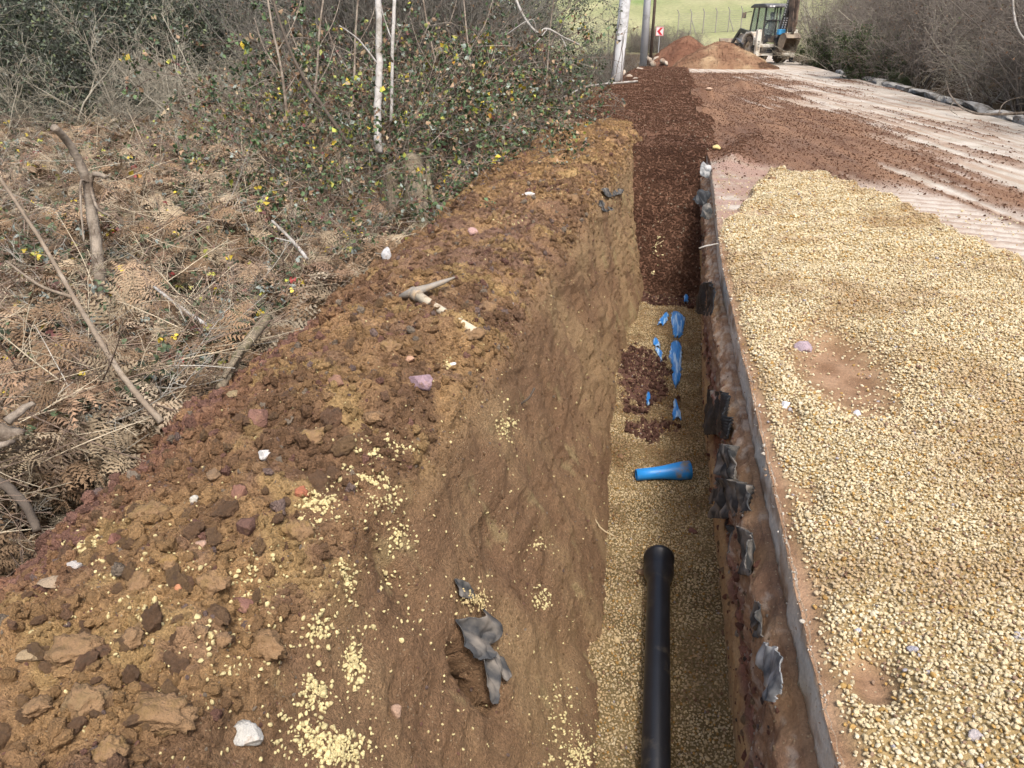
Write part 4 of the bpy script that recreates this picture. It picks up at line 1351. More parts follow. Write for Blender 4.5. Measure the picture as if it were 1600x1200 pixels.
# bramble leaves over and through it
n = 17000
X, Y = veg_points(n); hh = RNG.random(n) ** .45
k = (fbm(X, Y, 0, .9, 3, 821) > -.12) | (RNG.random(n) < .25); X, Y, hh = X[k], Y[k], hh[k]; n = len(X)
Z = base_z(X, Y) + (veg_top(X, Y) - base_z(X, Y)) * hh + .03
cc = pal([DG, (.085, .12, .06), (.18, .21, .19), (.16, .07, .06), YG, YL, REDL, BRN], [5, 6, 3, .9, .8, .7, .35, 2])(X, RNG)
scatter('bramble_leaves', np.stack([X, Y, Z], 1), np.stack([RNG.normal(0, .6, n), RNG.normal(0, .6, n), RNG.uniform(-3.14, 3.14, n)], 1), RNG.uniform(.035, .085, n), cc, lf_protos,
        'green, grey and a few yellow bramble leaves scattered through the bracken', 'leaves')


def thing(name, parts, loc, rz=0, sc=1.0, label=None, cat=None, group=None, tilt=(0, 0)):
    e = empty(name, loc, (tilt[0], tilt[1], rz)); e.scale = (sc, sc, sc) if not hasattr(sc, '__len__') else sc
    tag(e, label, cat, group)
    for nm, me in parts: link(nm, me, e)
    return e


def ring(ang, D):
    """angle in degrees left of the road's direction, distance from the camera"""
    return -D * math.sin(R(ang)), D * math.cos(R(ang))


# clumps of bracken that stand out
for q in range(46):
    px_ = random.uniform(-10, 560); py_ = random.uniform(190, 760)
    if px_ > 640 - .8 * (py_ - 330) and py_ > 330: continue
    h_ = -.12
    p = on_plane(px_, py_, h_)
    if p.x > -2.25 or p.length > 14: continue
    zt = float(veg_top(np.array([p.x]), np.array([p.y]))[0]) - .12
    e = empty('dead_fern', (p.x, p.y, zt), (random.uniform(-.2, .2), random.uniform(-.2, .2), random.uniform(0, 6.28)))
    s = random.uniform(.7, 1.15); e.scale = (s, s, s)
    tag(e, 'dead brown bracken fern drooping in the tangle left of the soil bank', 'fern', 'dead ferns left of the bank')
    for w in range(random.randint(4, 6)):
        link('frond', random.choice(FRONDS), e, (random.uniform(-.05, .05), random.uniform(-.05, .05), 0), (random.uniform(-.5, .5), random.uniform(-.35, .3), w * 1.2 + random.uniform(-.4, .4)))

# bramble bushes along the bank
bl = [(-3.0, 6.6, .8), (-2.75, 6.9, .55), (-4.1, 7.9, .62), (-3.0, 7.9, 1.0), (-2.95, 9.2, 1.1), (-4.1, 9.6, 1.1), (-2.9, 10.8, 1.15), (-4.0, 11.2, 1.35), (-5.4, 11.4, .75), (-2.85, 12.5, 1.15),
      (-4.0, 13, 1.5), (-5.6, 13.8, .9), (-2.9, 14.3, 1.2), (-3.9, 15.2, 1.5), (-2.8, 16.2, 1.2), (-2.8, 18.3, 1.3), (-7.0, 13.5, .6)]
for q, (x, y, s) in enumerate(bl):
    z = float(land_z(np.array([x]), np.array([y]))[0]) - .05
    row_ = [b_ for b_ in sorted(bl, key=lambda t: t[1]) if (b_[0] > -3.3) == (x > -3.3)]
    nth = ['nearest', 'second', 'third', 'fourth', 'fifth', 'sixth', 'seventh', 'eighth', 'ninth', 'tenth'][row_.index((x, y, s))]
    lab = nth + (' bramble bush from the camera in the row touching the soil bank' if x > -3.3 else ' bramble bush from the camera in the back row, away from the bank')
    thing('bramble_bush', BR[q % 4], (x, y, z), random.uniform(0, 6.28), (s, s, s * random.uniform(.95, 1.12)), lab, 'bramble bush', 'bramble bushes beside the bank')

# grey bare thicket behind the brambles
k = 0
for (a0, a1, D0, D1, n, kinds, lab, grp, s0_, s1_) in (
        (13.5, 24, 14.5, 19, 14, 'grey', 'grey leafless shrub rising behind the bramble bushes', 'leafless shrubs behind the brambles', .85, 1.15),
        (10.5, 27, 20.5, 27, 19, 'dark', 'dark ivy-hung shrub in the thicket behind the brambles', 'dark shrubs behind the brambles', 1.0, 1.35),
        (5.8, 11, 19, 25, 9, 'thin', 'dark tangled shrub beside the mottled pole, behind the last brambles', 'dark shrubs beside the mottled pole', .55, .8),
        (25, 50, 15.5, 19, 12, 'pale', 'pale bare bush before the dark wood, %s counted from the right', 'pale bare bushes before the wood', .8, 1.1),
        (22, 52, 19, 24, 26, 'dark', 'dark grey-green tangled tree at the front of the wood, upper left', 'front trees of the wood', 1.15, 1.6),
        (20, 50, 25, 32, 26, 'darkgrey', 'tall dim tree deeper in the wood at the upper left', 'deeper trees of the wood', 1.5, 2.1)):
    for q in range(n):
        an = a0 + (a1 - a0) * (q + random.uniform(.1, .9)) / n; D = random.uniform(D0, D1)
        x, y = ring(an, D)
        src = {'grey': shrub_grey, 'dark': shrub_dark, 'thin': shrub_right if q % 3 else shrub_dark, 'pale': shrub_pale, 'darkgrey': shrub_dark if q % 3 else shrub_grey}[kinds]
        z = float(land_z(np.array([x]), np.array([y]))[0]) - .1
        s = random.uniform(s0_, s1_) * (.75 if (an > 43.2 and an < 45.5) else 1)
        thing('bare_bush' if kinds == 'pale' else 'thicket_shrub' if D1 < 20 or a0 < 10 else 'woodland_tree', random.choice(src), (x, y, z), random.uniform(0, 6.28), (s, s, s * random.uniform(.9, 1.1)), lab % ['first', 'second', 'third', 'fourth', 'fifth', 'sixth', 'seventh', 'eighth', 'ninth', 'tenth', 'eleventh', 'twelfth'][q] if '%' in lab else lab, 'bush' if D1 < 20 or a0 < 10 else 'tree', grp)

# thicket along the right side of the road
for q in range(64):
    row = q % 3
    y = 10.5 + 34 * ((q // 3) / 21.) + random.uniform(-.5, .5)
    x = 7.75 + 1.5 * row + random.uniform(-.3, .3)
    if row == 0 and (abs(y - 24) < 1.6 or abs(y - 32.5) < 1.2): continue
    z = float(land_z(np.array([x]), np.array([y]))[0]) - .1
    s = random.uniform(.85, 1.15) * (1 + .12 * row)
    thing('roadside_shrub', random.choice(shrub_pale if q % 5 == 1 else shrub_right if (row < 2 or q % 2) else shrub_grey), (x, y, z), random.uniform(0, 6.28), (s, s, s), 'leafless brown twiggy shrub in the thicket right of the road' if row == 0 else 'bare shrub deeper in the thicket right of the road', 'shrub',
          'front shrubs right of the road' if row == 0 else 'inner shrubs right of the road')
for px_, py_, D, s, lab in ((1368, 95, 25.3, 1.15, 'dense dark green bush standing out of the bare thicket right of the road'), (1285, 80, 34, 1.15, 'dull green bush just right of the backhoe'),
                            (1408, 122, 23, .42, 'low green bush at the foot of the thicket behind the drain slabs'), (1312, 75, 40, 1.0, 'green bush further back, between the dull green one and the dense dark one')):
    p = at_depth(px_, py_, D)
    zl = float(land_z(np.array([p.x]), np.array([p.y]))[0]) - .08
    thing('green_bush', evergreen[0], (p.x, p.y, zl), random.uniform(0, 6), s, lab, 'bush')

# far hedge and trees at the end of the road
for q in range(16):
    px_ = 985 + q * 7.2; D = 52 + random.uniform(0, 5)
    p = at_depth(px_, 60, D)
    thing('hedge_shrub', shrub_right[q % 4], (p.x, p.y, float(land_z(np.array([p.x]), np.array([p.y]))[0]) - .3), random.uniform(0, 6), .62 - .02 * max(0, q - 8), 'brown bare shrub of the clipped-looking hedge behind the red chevron sign', 'shrub', 'hedge shrubs behind the sign')
for q, (px_, D, s, lab) in enumerate(((1285, 52, 1.6, 'bare tree in front of the green hill, right of the raised boom'), (1325, 56, 1.7, 'bare tree in front of the green hill, farthest right before the thicket closes'), (955, 34, 1.1, 'brown twiggy bush between the two pale poles, left'), (985, 31, .8, 'brown twiggy bush between the two pale poles, right'))):
    p = at_depth(px_, 60, D)
    thing('bare_tree', shrub_pale[q % 3] if D > 40 else shrub_grey[0], (p.x, p.y, float(land_z(np.array([p.x]), np.array([p.y]))[0]) - .1), q, s, lab, 'tree' if D > 40 else 'bush')


# ---- single stems, snags and sticks
def poly_pts(spec):
    return [at_depth(*s_) for s_ in spec]


def smooth_path(pts, sub=4, wob=.004):
    pts = [Vector(p) for p in pts]; out = []
    for i in range(len(pts) - 1):
        p0 = pts[max(i - 1, 0)]; p1 = pts[i]; p2 = pts[i + 1]; p3 = pts[min(i + 2, len(pts) - 1)]
        for k in range(sub):
            t = k / sub
            q = .5 * ((2 * p1) + (p2 - p0) * t + (2 * p0 - 5 * p1 + 4 * p2 - p3) * t * t + (3 * p1 - p0 - 3 * p2 + p3) * t ** 3)
            out.append(q + Vector((random.gauss(0, wob), random.gauss(0, wob), random.gauss(0, wob))))
    out.append(pts[-1]); return out


def woody(name, label, cat, limbs, m, group=None):
    """limbs: list of (part name, path spec, r0, r1); the first is the thing itself"""
    root = None
    for nm, spec, r0_, r1_ in limbs:
        pts = smooth_path(poly_pts(spec), 5, (r0_ + r1_) * .035)
        rad = [(r0_ + (r1_ - r0_) * i / (len(pts) - 1)) * random.uniform(.93, 1.06) for i in range(len(pts))]
        mb = MB(); mb.tube(pts, rad, 9)
        if root is None:
            root = mb.build(name, m, smooth=True); tag(root, label, cat, group)
        else:
            mb.build(nm, m, root, smooth=True)
    return root


BK = mat('weathered_wood', (.27, .23, .185), .9, .4, 14, .7, 60, stretch=(1, 1, 1), dirt=(.14, .11, .085), dirt_amt=.5, spec=.15)
BKT = mat('tan_wood', (.23, .185, .14), .9, .35, 14, .6, 60, dirt=(.33, .28, .22), dirt_amt=.3, spec=.15)
BKD = mat('dark_bark', (.10, .082, .066), .95, .35, 14, .6, 60, spec=.1)
BKP = mat('pale_bark', (.40, .385, .36), .85, .25, 10, .4, 50, dirt=(.22, .20, .17), dirt_amt=.45, spec=.2)
BKM = mat('mossy_bark', (.24, .20, .145), .95, .5, 12, .8, 45, stretch=(3, 3, .35), dirt=(.12, .115, .06), dirt_amt=.4, spec=.1, bdist=.015)
woody('long_stick', 'long thin tan stick leaning diagonally over the bracken at the left', 'stick', [('s', [(-30, 235, 3.5), (60, 370, 3.5), (130, 490, 3.4), (190, 585, 3.3), (252, 660, 3.25)], .008, .014), ('side_branch', [(112, 464, 3.42), (60, 445, 3.5), (10, 408, 3.7)], .008, .005)], BKT)
woody('broken_snag', 'grey upright snag, bent over at the top with a snapped white-ended side branch', 'dead sapling', [('s', [(160, 475, 4.9), (152, 400, 4.9), (143, 330, 4.9), (133, 275, 4.85), (112, 230, 4.75), (84, 199, 4.6)], .040, .022), ('branch', [(139, 290, 4.87), (147, 272, 4.85), (165, 277, 4.8)], .018, .014), ('bent_shoot', [(138, 285, 4.85), (126, 285, 4.8), (127, 330, 4.8), (131, 378, 4.8)], .008, .006), ('side_branch', [(141, 292, 4.87), (152, 325, 4.8), (172, 338, 4.7)], .011, .006)], BK)
woody('white_stick', 'thin bleached white stick lying over the bracken above the straw', 'stick', [('s', [(240, 448, 4.6), (285, 482, 4.5), (345, 524, 4.35)], .008, .013), ('twig', [(280, 480, 4.5), (296, 520, 4.4), (309, 550, 4.35)], .005, .003)], BKP)
woody('white_stick', 'bleached forked stick in the undergrowth left of the white upright lump', 'stick', [('s', [(425, 345, 5.6), (460, 380, 5.5), (480, 405, 5.4)], .010, .014), ('twig', [(458, 378, 5.5), (430, 372, 5.5)], .006, .004)], BKP)
woody('bank_branch', 'dark mossy branch lying down the outer rim of the bank beside the straw', 'branch', [('s', [(345, 607, 3.72), (368, 562, 3.95), (392, 530, 4.1), (418, 496, 4.3)], .022, .030), ('branch', [(380, 545, 4.02), (372, 556, 3.9), (350, 590, 3.75)], .014, .010)], BKM)
woody('fallen_log', 'grey weathered log end with splintered pale wood at the left edge', 'log', [('s', [(-60, 665, 2.9), (-10, 672, 2.95), (34, 684, 3.0)], .036, .032), ('splinter', [(10, 660, 2.95), (40, 636, 3.0), (54, 630, 3.02)], .020, .008), ('splinter', [(-20, 706, 2.85), (0, 696, 2.85), (22, 690, 2.9)], .018, .008)], BK)
woody('dark_root', 'thick dark root curving under the dead ferns at the left edge', 'root', [('s', [(-30, 742, 2.75), (10, 760, 2.75), (40, 790, 2.7), (58, 830, 2.66)], .020, .014)], BKD)
woody('tree_stump', 'mossy furrowed trunk standing at the edge of the bank beneath the pale saplings', 'tree trunk', [('s', [(655, 395, 7.3), (652, 330, 7.3), (648, 285, 7.35), (643, 250, 7.4)], .13, .11), ('stem', [(618, 395, 7.3), (616, 330, 7.4), (610, 260, 7.5)], .07, .05), ('stem', [(688, 360, 7.3), (672, 300, 7.3), (668, 250, 7.4)], .03, .02)], BKM)
woody('pale_sapling', 'straight pale sapling rising out of the frame, thicker of the two by the mossy trunk', 'sapling', [('s', [(592, 240, 7.6), (590, 180, 7.65), (592, 110, 7.7), (592, 40, 7.8), (590, -30, 7.9)], .040, .030), ('branch', [(590, 100, 7.7), (560, 62, 7.6), (530, 40, 7.5)], .010, .006)], BKP)
woody('pale_sapling', 'slim pale sapling just right of the thicker pale one', 'sapling', [('s', [(611, 190, 8.4), (613, 110, 8.4), (614, 50, 8.4), (618, -30, 8.5)], .016, .022), ('branch', [(611, 60, 8.4), (598, 20, 8.4), (592, -20, 8.4)], .008, .006)], BKP)
woody('dark_sapling', 'dark slanting sapling crossing the brambles left of the pale saplings', 'sapling', [('s', [(545, 225, 6.9), (508, 172, 6.9), (474, 120, 6.9), (450, 70, 6.9), (420, -20, 7)], .017, .012), ('branch', [(508, 172, 6.9), (480, 150, 6.9), (440, 80, 7)], .008, .006)], BKD)
for q, (x0_, x1_, dp_, lab) in enumerate(((450, 425, 8.5, 'thin grey sapling farthest left of the group at the top'), (478, 500, 9, 'thin grey sapling leaning right, left of the dark slanting one'), (540, 556, 9.5, 'thin grey sapling between the dark slanting and the pale ones'), (694, 668, 10.5, 'bare grey stem leaning left above the brambles'), (741, 728, 11, 'grey curved stem leaning left out of the brambles'), (835, 860, 13, 'bare grey stem before the dark thicket near the mottled pole'))):
    ym = 120 + 15 * (q % 3)
    xm = (x0_ + x1_) / 2
    woody('grey_sapling', lab, 'sapling', [('s', [(x0_, 200, dp_), (xm + 4, ym, dp_), (x1_, 40, dp_), (x1_ * 2 - xm, -40, dp_)], .018, .010)] + [('branch', [(x0_ + (x1_ - x0_) * f, 200 - 170 * f, dp_), (x0_ + (x1_ - x0_) * f + sg * 26, 160 - 175 * f, dp_ + .1), (x0_ + (x1_ - x0_) * f + sg * 40, 118 - 180 * f, dp_ + .2)], .007, .004) for f, sg in ((.3, 1), (.5, -1), (.7, 1))], BK)
woody('arching_branch', 'pale crooked branches arching over the thicket, top centre', 'branch', [('s', [(905, 70, 12.5), (880, 58, 12.4), (855, 45, 12.3), (838, 50, 12.2), (815, 20, 12.2), (800, -20, 12.2)], .016, .022), ('branch', [(855, 45, 12.3), (842, 62, 12.2), (825, 80, 12.2)], .010, .005), ('branch', [(838, 52, 12.2), (830, 30, 12.1), (790, 55, 12)], .010, .004), ('branch', [(876, 56, 12.4), (885, 76, 12.3), (880, 92, 12.3)], .008, .004)], BKP)
woody('fallen_branch', 'pale bare branch reaching from the brambles to the mottled pole over the red backfill', 'branch', [('s', [(845, 168, 19.0), (885, 150, 19.2), (915, 136, 19.4), (948, 131, 19.6), (996, 127, 20)], .020, .030), ('branch', [(948, 131, 19.6), (960, 118, 19.6), (972, 112, 19.6)], .012, .006)], BKP)
pr = on_plane(1485, 166, .02)
woody('fallen_branch', 'bare twiggy branch lying over the drain slabs onto the right edge of the road', 'branch', [('s', [(1483, 145, 15.6), (1492, 158, 15.2), (1510, 172, 14.6), (1545, 179, 14.2), (1640, 174, 13.9)], .012, .028), ('twig', [(1510, 172, 14.6), (1490, 172, 14.7), (1462, 171, 14.8)], .010, .005), ('twig', [(1492, 158, 15.2), (1484, 170, 15.1), (1496, 180, 14.9)], .008, .004), ('twig', [(1560, 178, 14.1), (1570, 160, 14.2), (1600, 150, 14.3)], .010, .004), ('twig', [(1483, 145, 15.6), (1478, 125, 15.8)], .008, .004)], BK)
woody('white_branch', 'thin bleached branch hanging in the thicket at the upper right corner', 'branch', [('s', [(1582, -10, 12), (1584, 20, 12), (1590, 45, 12), (1604, 66, 12)], .018, .014)], BKP)
for (a_, b_, c_, lab) in (((927, 806), (940, 826), (960, 838), 'pale curved root sticking out of the foot of the left wall over the gravel'), ((1016, 388), (1024, 384), (1037, 376), 'pale root sticking out of the far left wall over the red backfill')):
    p, nr_, dp = hit(*a_)
    mb = MB(); mb.tube(smooth_path([at_depth(a_[0], a_[1], dp + .03), at_depth(b_[0], b_[1], dp - .05), at_depth(c_[0], c_[1], dp - .06)], 6, .0006), .0045, 6)
    tag(mb.build('root', mat('root_skin', (.42, .33, .20), .8, .2), smooth=True), lab, 'root')
p, nr_, dp = hit(815, 632)
mb = MB(); mb.tube(smooth_path([at_depth(812, 632, dp - .005), at_depth(826, 622, dp - .03), at_depth(835, 606, dp - .02)], 5, .0006), .006, 6)
tag(mb.build('root', BKD, smooth=True), 'dark curved root on the cut face below the crest, mid trench', 'root')
mb = MB(); p, nr_, dp = hit(1092, 386, ('wall',)); dp = at_depth(1092, 386, 1).length and dp
mb.tube(smooth_path([at_depth(1092, 388, 6.0), at_depth(1105, 384, 6.0), at_depth(1122, 381, 6.02)], 4, .0008), .007, 6)
tag(mb.build('stick', BKP, smooth=True), 'short pale stick poking out from under the slab edge, far end of the trench', 'stick')

# ================================================================== pipes and sheeting in the trench
print('objects')
M_BLK = mat('black_plastic', (.012, .013, .016), .34, .3, 9, .05, 80, spec=.5, dirt=(.07, .06, .045), dirt_amt=.12)
p_end = on_plane(1028, 858, -1.10)
PX, PZ = .185, -1.168
ye = p_end.y + .02
mb = MB()
lathe(mb, [(.055, .55), (.061, .55), (.061, ye - .24), (.063, ye - .22), (.078, ye - .17), (.083, ye - .15), (.083, ye - .03), (.087, ye - .028), (.087, ye - .004), (.083, ye), (.072, ye), (.070, ye - .12), (.054, ye - .2), (.054, .55)], (PX, 0, PZ), 'Y', 40)
pipe = mb.build('drain_pipe', M_BLK, smooth=True)
tag(pipe, 'long black plastic pipe with a wide socket end lying on the trench gravel', 'pipe')
M_BLU = mat('blue_plastic', (.02, .25, .66), .42, .12, 8, .05, 40, spec=.5, dirt=(.25, .22, .16), dirt_amt=.08)
pl = on_plane(994, 742, FLOOR_Z + .045); prr = on_plane(1078, 735, FLOOR_Z + .06)
d_ = (prr - pl); Lp = d_.length
mb = MB()
lathe(mb, [(.033, 0), (.041, 0), (.042, Lp * .30), (.047, Lp * .50), (.060, Lp * .74), (.064, Lp * .82), (.065, Lp), (.058, Lp), (.055, Lp * .7), (.034, Lp * .4), (.033, 0)], (0, 0, 0), 'X', 36)
bp_ = mb.build('blue_pipe', M_BLU, smooth=True)
bp_.location = (pl.x, pl.y, FLOOR_Z + .045); bp_.rotation_euler = (0, -math.atan2(.018, Lp), math.atan2(d_.y, d_.x))
tag(bp_, 'short flared piece of bright blue pipe lying across the trench floor', 'pipe')
# gravel heaped against its far side
n = 420
t = RNG.random(n); q = RNG.normal(0, .022, n)
sp = np.stack([pl.x + d_.x * t - d_.y / Lp * (.055 + np.abs(q)), pl.y + d_.y * t + d_.x / Lp * (.055 + np.abs(q)), FLOOR_Z + .05 - np.abs(q) * .7 + RNG.normal(0, .006, n)], 1)
scatter('banked_gravel', sp, rand_rot(n), .0082 * RNG.lognormal(0, .2, n), gravel_col(sp[:, 0], sp[:, 1], n, 1.0), peb_protos, 'low ridge of gravel banked up behind the short blue pipe piece', 'gravel')


def sheet_mat(name, col, col2, rough=.4, stretch=(60, 4, 4), spec=.5, thr=(.45, .6)):
    m, n_, l, b = new_mat(name)
    tc = n_.new('ShaderNodeTexCoord'); mp = n_.new('ShaderNodeMapping'); mp.inputs['Scale'].default_value = stretch
    l.new(tc.outputs['Object'], mp.inputs[0])
    nz = n_.new('ShaderNodeTexNoise'); nz.inputs['Scale'].default_value = 1; nz.inputs['Detail'].default_value = 5; l.new(mp.outputs[0], nz.inputs['Vector'])
    mr = n_.new('ShaderNodeMapRange'); mr.inputs[1].default_value = thr[0]; mr.inputs[2].default_value = thr[1]; l.new(nz.outputs['Fac'], mr.inputs[0])
    mx = n_.new('ShaderNodeMix'); mx.data_type = 'RGBA'; mx.inputs[6].default_value = (*col, 1); mx.inputs[7].default_value = (*col2, 1)
    l.new(mr.outputs[0], mx.inputs[0]); l.new(mx.outputs[2], b.inputs['Base Color'])
    b.inputs['Roughness'].default_value = rough; b.inputs['Specular IOR Level'].default_value = spec
    bp = n_.new('ShaderNodeBump'); bp.inputs['Strength'].default_value = .5; bp.inputs['Distance'].default_value = .004
    l.new(nz.outputs['Fac'], bp.inputs['Height']); l.new(bp.outputs[0], b.inputs['Normal'])
    return m


M_BSH = sheet_mat('blue_film', (.025, .22, .60), (.42, .60, .80), .28, (50, 3, 20), .6, (.50, .58))  # second colour paints the whitish shine streaks along the wrinkles
BLUE = [
    ([(1056, 485, 6), (1060, 492, 10), (1060, 505, 9), (1060, 515, 8), (1059, 522, 3)], 'wrinkled blue plastic sheeting, farther of the two large strips on the trench floor'),
    ([(1056, 530, 5), (1057, 540, 9), (1056, 552, 11), (1058, 565, 8), (1058, 578, 6), (1057, 590, 5), (1056, 600, 1)], 'wrinkled blue plastic sheeting, nearer and longest strip, tapering to a point'),
    ([(1055, 621, 2), (1057, 630, 4), (1058, 640, 8), (1059, 648, 6)], 'small blue plastic flap nearest to the blue pipe piece'),
    ([(1032, 504, 4), (1036, 499, 6), (1040, 490, 5), (1042, 487, 2)], 'blue plastic scrap left of the farther large strip'),
    ([(1024, 527, 3), (1026, 533, 5), (1028, 539, 3)], 'small blue scrap left of the longest strip, upper'),
    ([(1026, 543, 3), (1031, 547, 4), (1032, 558, 2), (1034, 562, 1)], 'thin torn blue scrap left of the longest strip, lower'),
    ([(1013, 617, 3), (1013, 626, 3), (1012, 634, 1)], 'tiny blue strip among dark lumps left of the nearest flap'),
    ([(1072, 458, 3), (1073, 464, 4), (1072, 469, 2)], 'tiny blue scrap where the red backfill begins'),
]
for spec, lab in BLUE:
    ctr = []; wid = []
    for (a, b, w) in spec:
        ctr.append(at_depth(a, b, 1)); wid.append(w)
    sub = 5; N_ = (len(spec) - 1) * sub + 1
    rows = []
    for i in range(N_):
        t = i / sub; k = min(int(t), len(spec) - 2); f = t - k
        a = spec[k][0] * (1 - f) + spec[k + 1][0] * f; b = spec[k][1] * (1 - f) + spec[k + 1][1] * f; w = spec[k][2] * (1 - f) + spec[k + 1][2] * f + random.uniform(-1.6, 1.6) * min(1, spec[k][2] / 5)
        row = []
        M_ = 13
        for j in range(M_):
            v = -1 + 2 * j / (M_ - 1)
            p = on_plane(a + w * v, b + random.uniform(-.3, .3), FLOOR_Z + .05)
            p.z = float(floor_z(np.array([p.x]), np.array([p.y]))[0]) + .012 + .028 * (1 - v * v) + .012 * math.sin(j * 2.7 + .3 * i)
            row.append(p)
        rows.append(row)
    c0 = rows[len(rows) // 2][6].copy()
    V = np.array([[tuple(p - c0) for p in r_] for r_ in rows])
    o = link('blue_sheeting', np_mesh('blue_sheeting', V.reshape(-1, 3), grid_faces(V.shape[0], V.shape[1]), M_BSH, smooth=True), loc=c0)
    sm_ = o.modifiers.new('thickness', 'SOLIDIFY'); sm_.thickness = .0015
    tag(o, lab, 'plastic sheeting')

# ---- torn geotextile and bitumen sheet hanging out of the cut walls
M_GEO = sheet_mat('black_geotextile', (.013, .015, .018), (.045, .05, .055), .6, (25, 25, 8), .35, (.40, .8))
M_GEOD = sheet_mat('dusty_geotextile', (.035, .038, .04), (.27, .245, .215), .75, (14, 22, 12), .25, (.42, .72))
M_GEOG = sheet_mat('grey_geotextile', (.045, .047, .05), (.22, .195, .165), .75, (9, 18, 9), .25, (.42, .70))
M_GEOB = sheet_mat('pale_dusty_geotextile', (.07, .08, .09), (.42, .42, .41), .8, (10, 18, 10), .2, (.36, .66))


W_ = ('wall',)


def torn_sheet(corners, offs, label, m, which, seed, crump=.02, nx=56, ny=72, tear=.12, depth=None, name='geotextile'):
    """corners: four pixels (top left, top right, bottom right, bottom left); offs: how far each stands off the wall"""
    cs = []
    for (a, b), off in zip(corners, offs):
        if which == W_:
            d = ray(a, b); dp = .455 / d.x
            Y = d.y * dp; dp = (float(xe(Y)) - .075) / d.x
        elif depth is None:
            p, nr_, dp = hit(a, b, which)
        else:
            dp = depth
        cs.append(at_depth(a, b, dp - off))
    c0 = sum(cs, Vector()) / 4
    u = np.linspace(0, 1, nx)[None, :, None]; v = np.linspace(0, 1, ny)[:, None, None]
    A, Bc, C, D = [np.array(c - c0)[None, None] for c in cs]
    P = (A * (1 - u) + Bc * u) * (1 - v) + (D * (1 - u) + C * u) * v
    n_ = np.cross((Bc - A)[0, 0], (D - A)[0, 0]); n_ /= np.linalg.norm(n_)
    un = fbm(P[..., 1] * 1.3, P[..., 0], P[..., 2] * .6 + seed, 5, 2, seed, ridge=True) * crump * 2.6 + fbm(P[..., 1], P[..., 0], P[..., 2] * .8 + seed, 19, 2, seed + 3) * crump * .5 + .012
    # edges curl
    ed = np.minimum(np.minimum(u[..., 0], 1 - u[..., 0]) * 1.0 + 0 * v[..., 0], np.minimum(v[..., 0], 1 - v[..., 0]) + 0 * u[..., 0])
    P = P - n_ * (un + .015 * sstep(.15, 0, ed) * perlin(P[..., 0] * 12, P[..., 1] * 12, P[..., 2] * 12, seed + 5))[..., None]
    # torn outline
    uu = (u[..., 0] + 0 * v[..., 0]); vv = (v[..., 0] + 0 * u[..., 0])
    rad_ = np.sqrt(((uu - .5) / .5) ** 4 + ((vv - .5) / .5) ** 4) ** .5
    keepv = rad_ + tear * 1.6 * fbm(uu * 1.0, vv * 1.3, seed, 2.2, 4, seed + 9, gain=.45) * 1.5 < 1.0 - tear * .12
    F = grid_faces(ny, nx)
    F = F[keepv.ravel()[F].all(1)]
    me = np_mesh(name, P.reshape(-1, 3), F, m, smooth=True)
    bm = bmesh.new(); bm.from_mesh(me); bmesh.ops.delete(bm, geom=[v_ for v_ in bm.verts if not v_.link_faces], context='VERTS'); bm.to_mesh(me); bm.free()
    o = link(name, me, loc=c0)
    s_m = o.modifiers.new('thickness', 'SOLIDIFY'); s_m.thickness = .003
    if label: tag(o, label, 'torn sheet')
    return o


torn_sheet([(1108, 606), (1140, 612), (1148, 690), (1098, 680)], (.05, .02, .02, .09), 'large black torn sheet hanging from the right wall, mid trench', M_GEO, W_, 3)
torn_sheet([(1102, 436), (1120, 444), (1116, 498), (1088, 486)], (.03, .01, .03, .09), 'black torn sheet with a pointed tail on the right wall, just before the red backfill', M_GEO, W_, 5)
torn_sheet([(1092, 294), (1112, 300), (1102, 326), (1078, 318)], (.03, .0, .03, .12), 'stiff black flap sticking out from under the slab edge over the red backfill', M_GEO, None, 7, depth=8.1)
torn_sheet([(1096, 252), (1112, 258), (1108, 280), (1092, 274)], (.03, .0, .03, .12), 'pale grey-blue flap under the slab edge, farthest up the trench', M_GEOB, None, 8, depth=9.3)
torn_sheet([(1098, 318), (1112, 322), (1110, 345), (1090, 342)], (.03, .0, .03, .12), 'small grey-black flap just below the stiff black flap', M_GEOD, None, 9, depth=7.6)
torn_sheet([(1134, 692), (1164, 700), (1158, 760), (1126, 742)], (.04, .02, .02, .05), 'upper dusty grey sheet with a white-fringed hole on the right wall', M_GEOD, W_, 11, .03)
torn_sheet([(1122, 745), (1166, 752), (1166, 806), (1114, 812)], (.07, .03, .03, .09), 'biggest crumpled black and grey sheet on the right wall, level with the blue pipe piece', M_GEOG, W_, 13, .035)
torn_sheet([(1106, 778), (1136, 752), (1142, 764), (1112, 790)], (.16, .08, .07, .15), 'grey pointed strip sticking out over the trench from the crumpled sheet', M_GEOD, W_, 14, .01, tear=.15)
torn_sheet([(1138, 820), (1176, 824), (1178, 902), (1142, 898)], (.06, .03, .04, .07), 'grey-black folded sheet on the right wall beside the black pipe collar', M_GEOD, W_, 15, .03, tear=.14)
torn_sheet([(1192, 1000), (1226, 1018), (1230, 1100), (1200, 1094)], (.04, .02, .02, .03), 'pale bluish dusty sheet stuck to the right wall near the bottom of the picture', M_GEOB, W_, 17, .02, tear=.17)
torn_sheet([(1172, 935), (1190, 940), (1196, 1000), (1180, 996)], (.02, .02, .02, .02), 'narrow blackish torn strip on the right wall above the pale bluish sheet', M_GEOD, W_, 19, .02, tear=.17)
B_ = ('bank',)
torn_sheet([(712, 962), (774, 950), (776, 1046), (716, 1020)], (.05, .06, .10, .07), 'torn grey sheet hanging over a dark hollow in the left cut face', M_GEOG, B_, 23, .03, tear=.2)
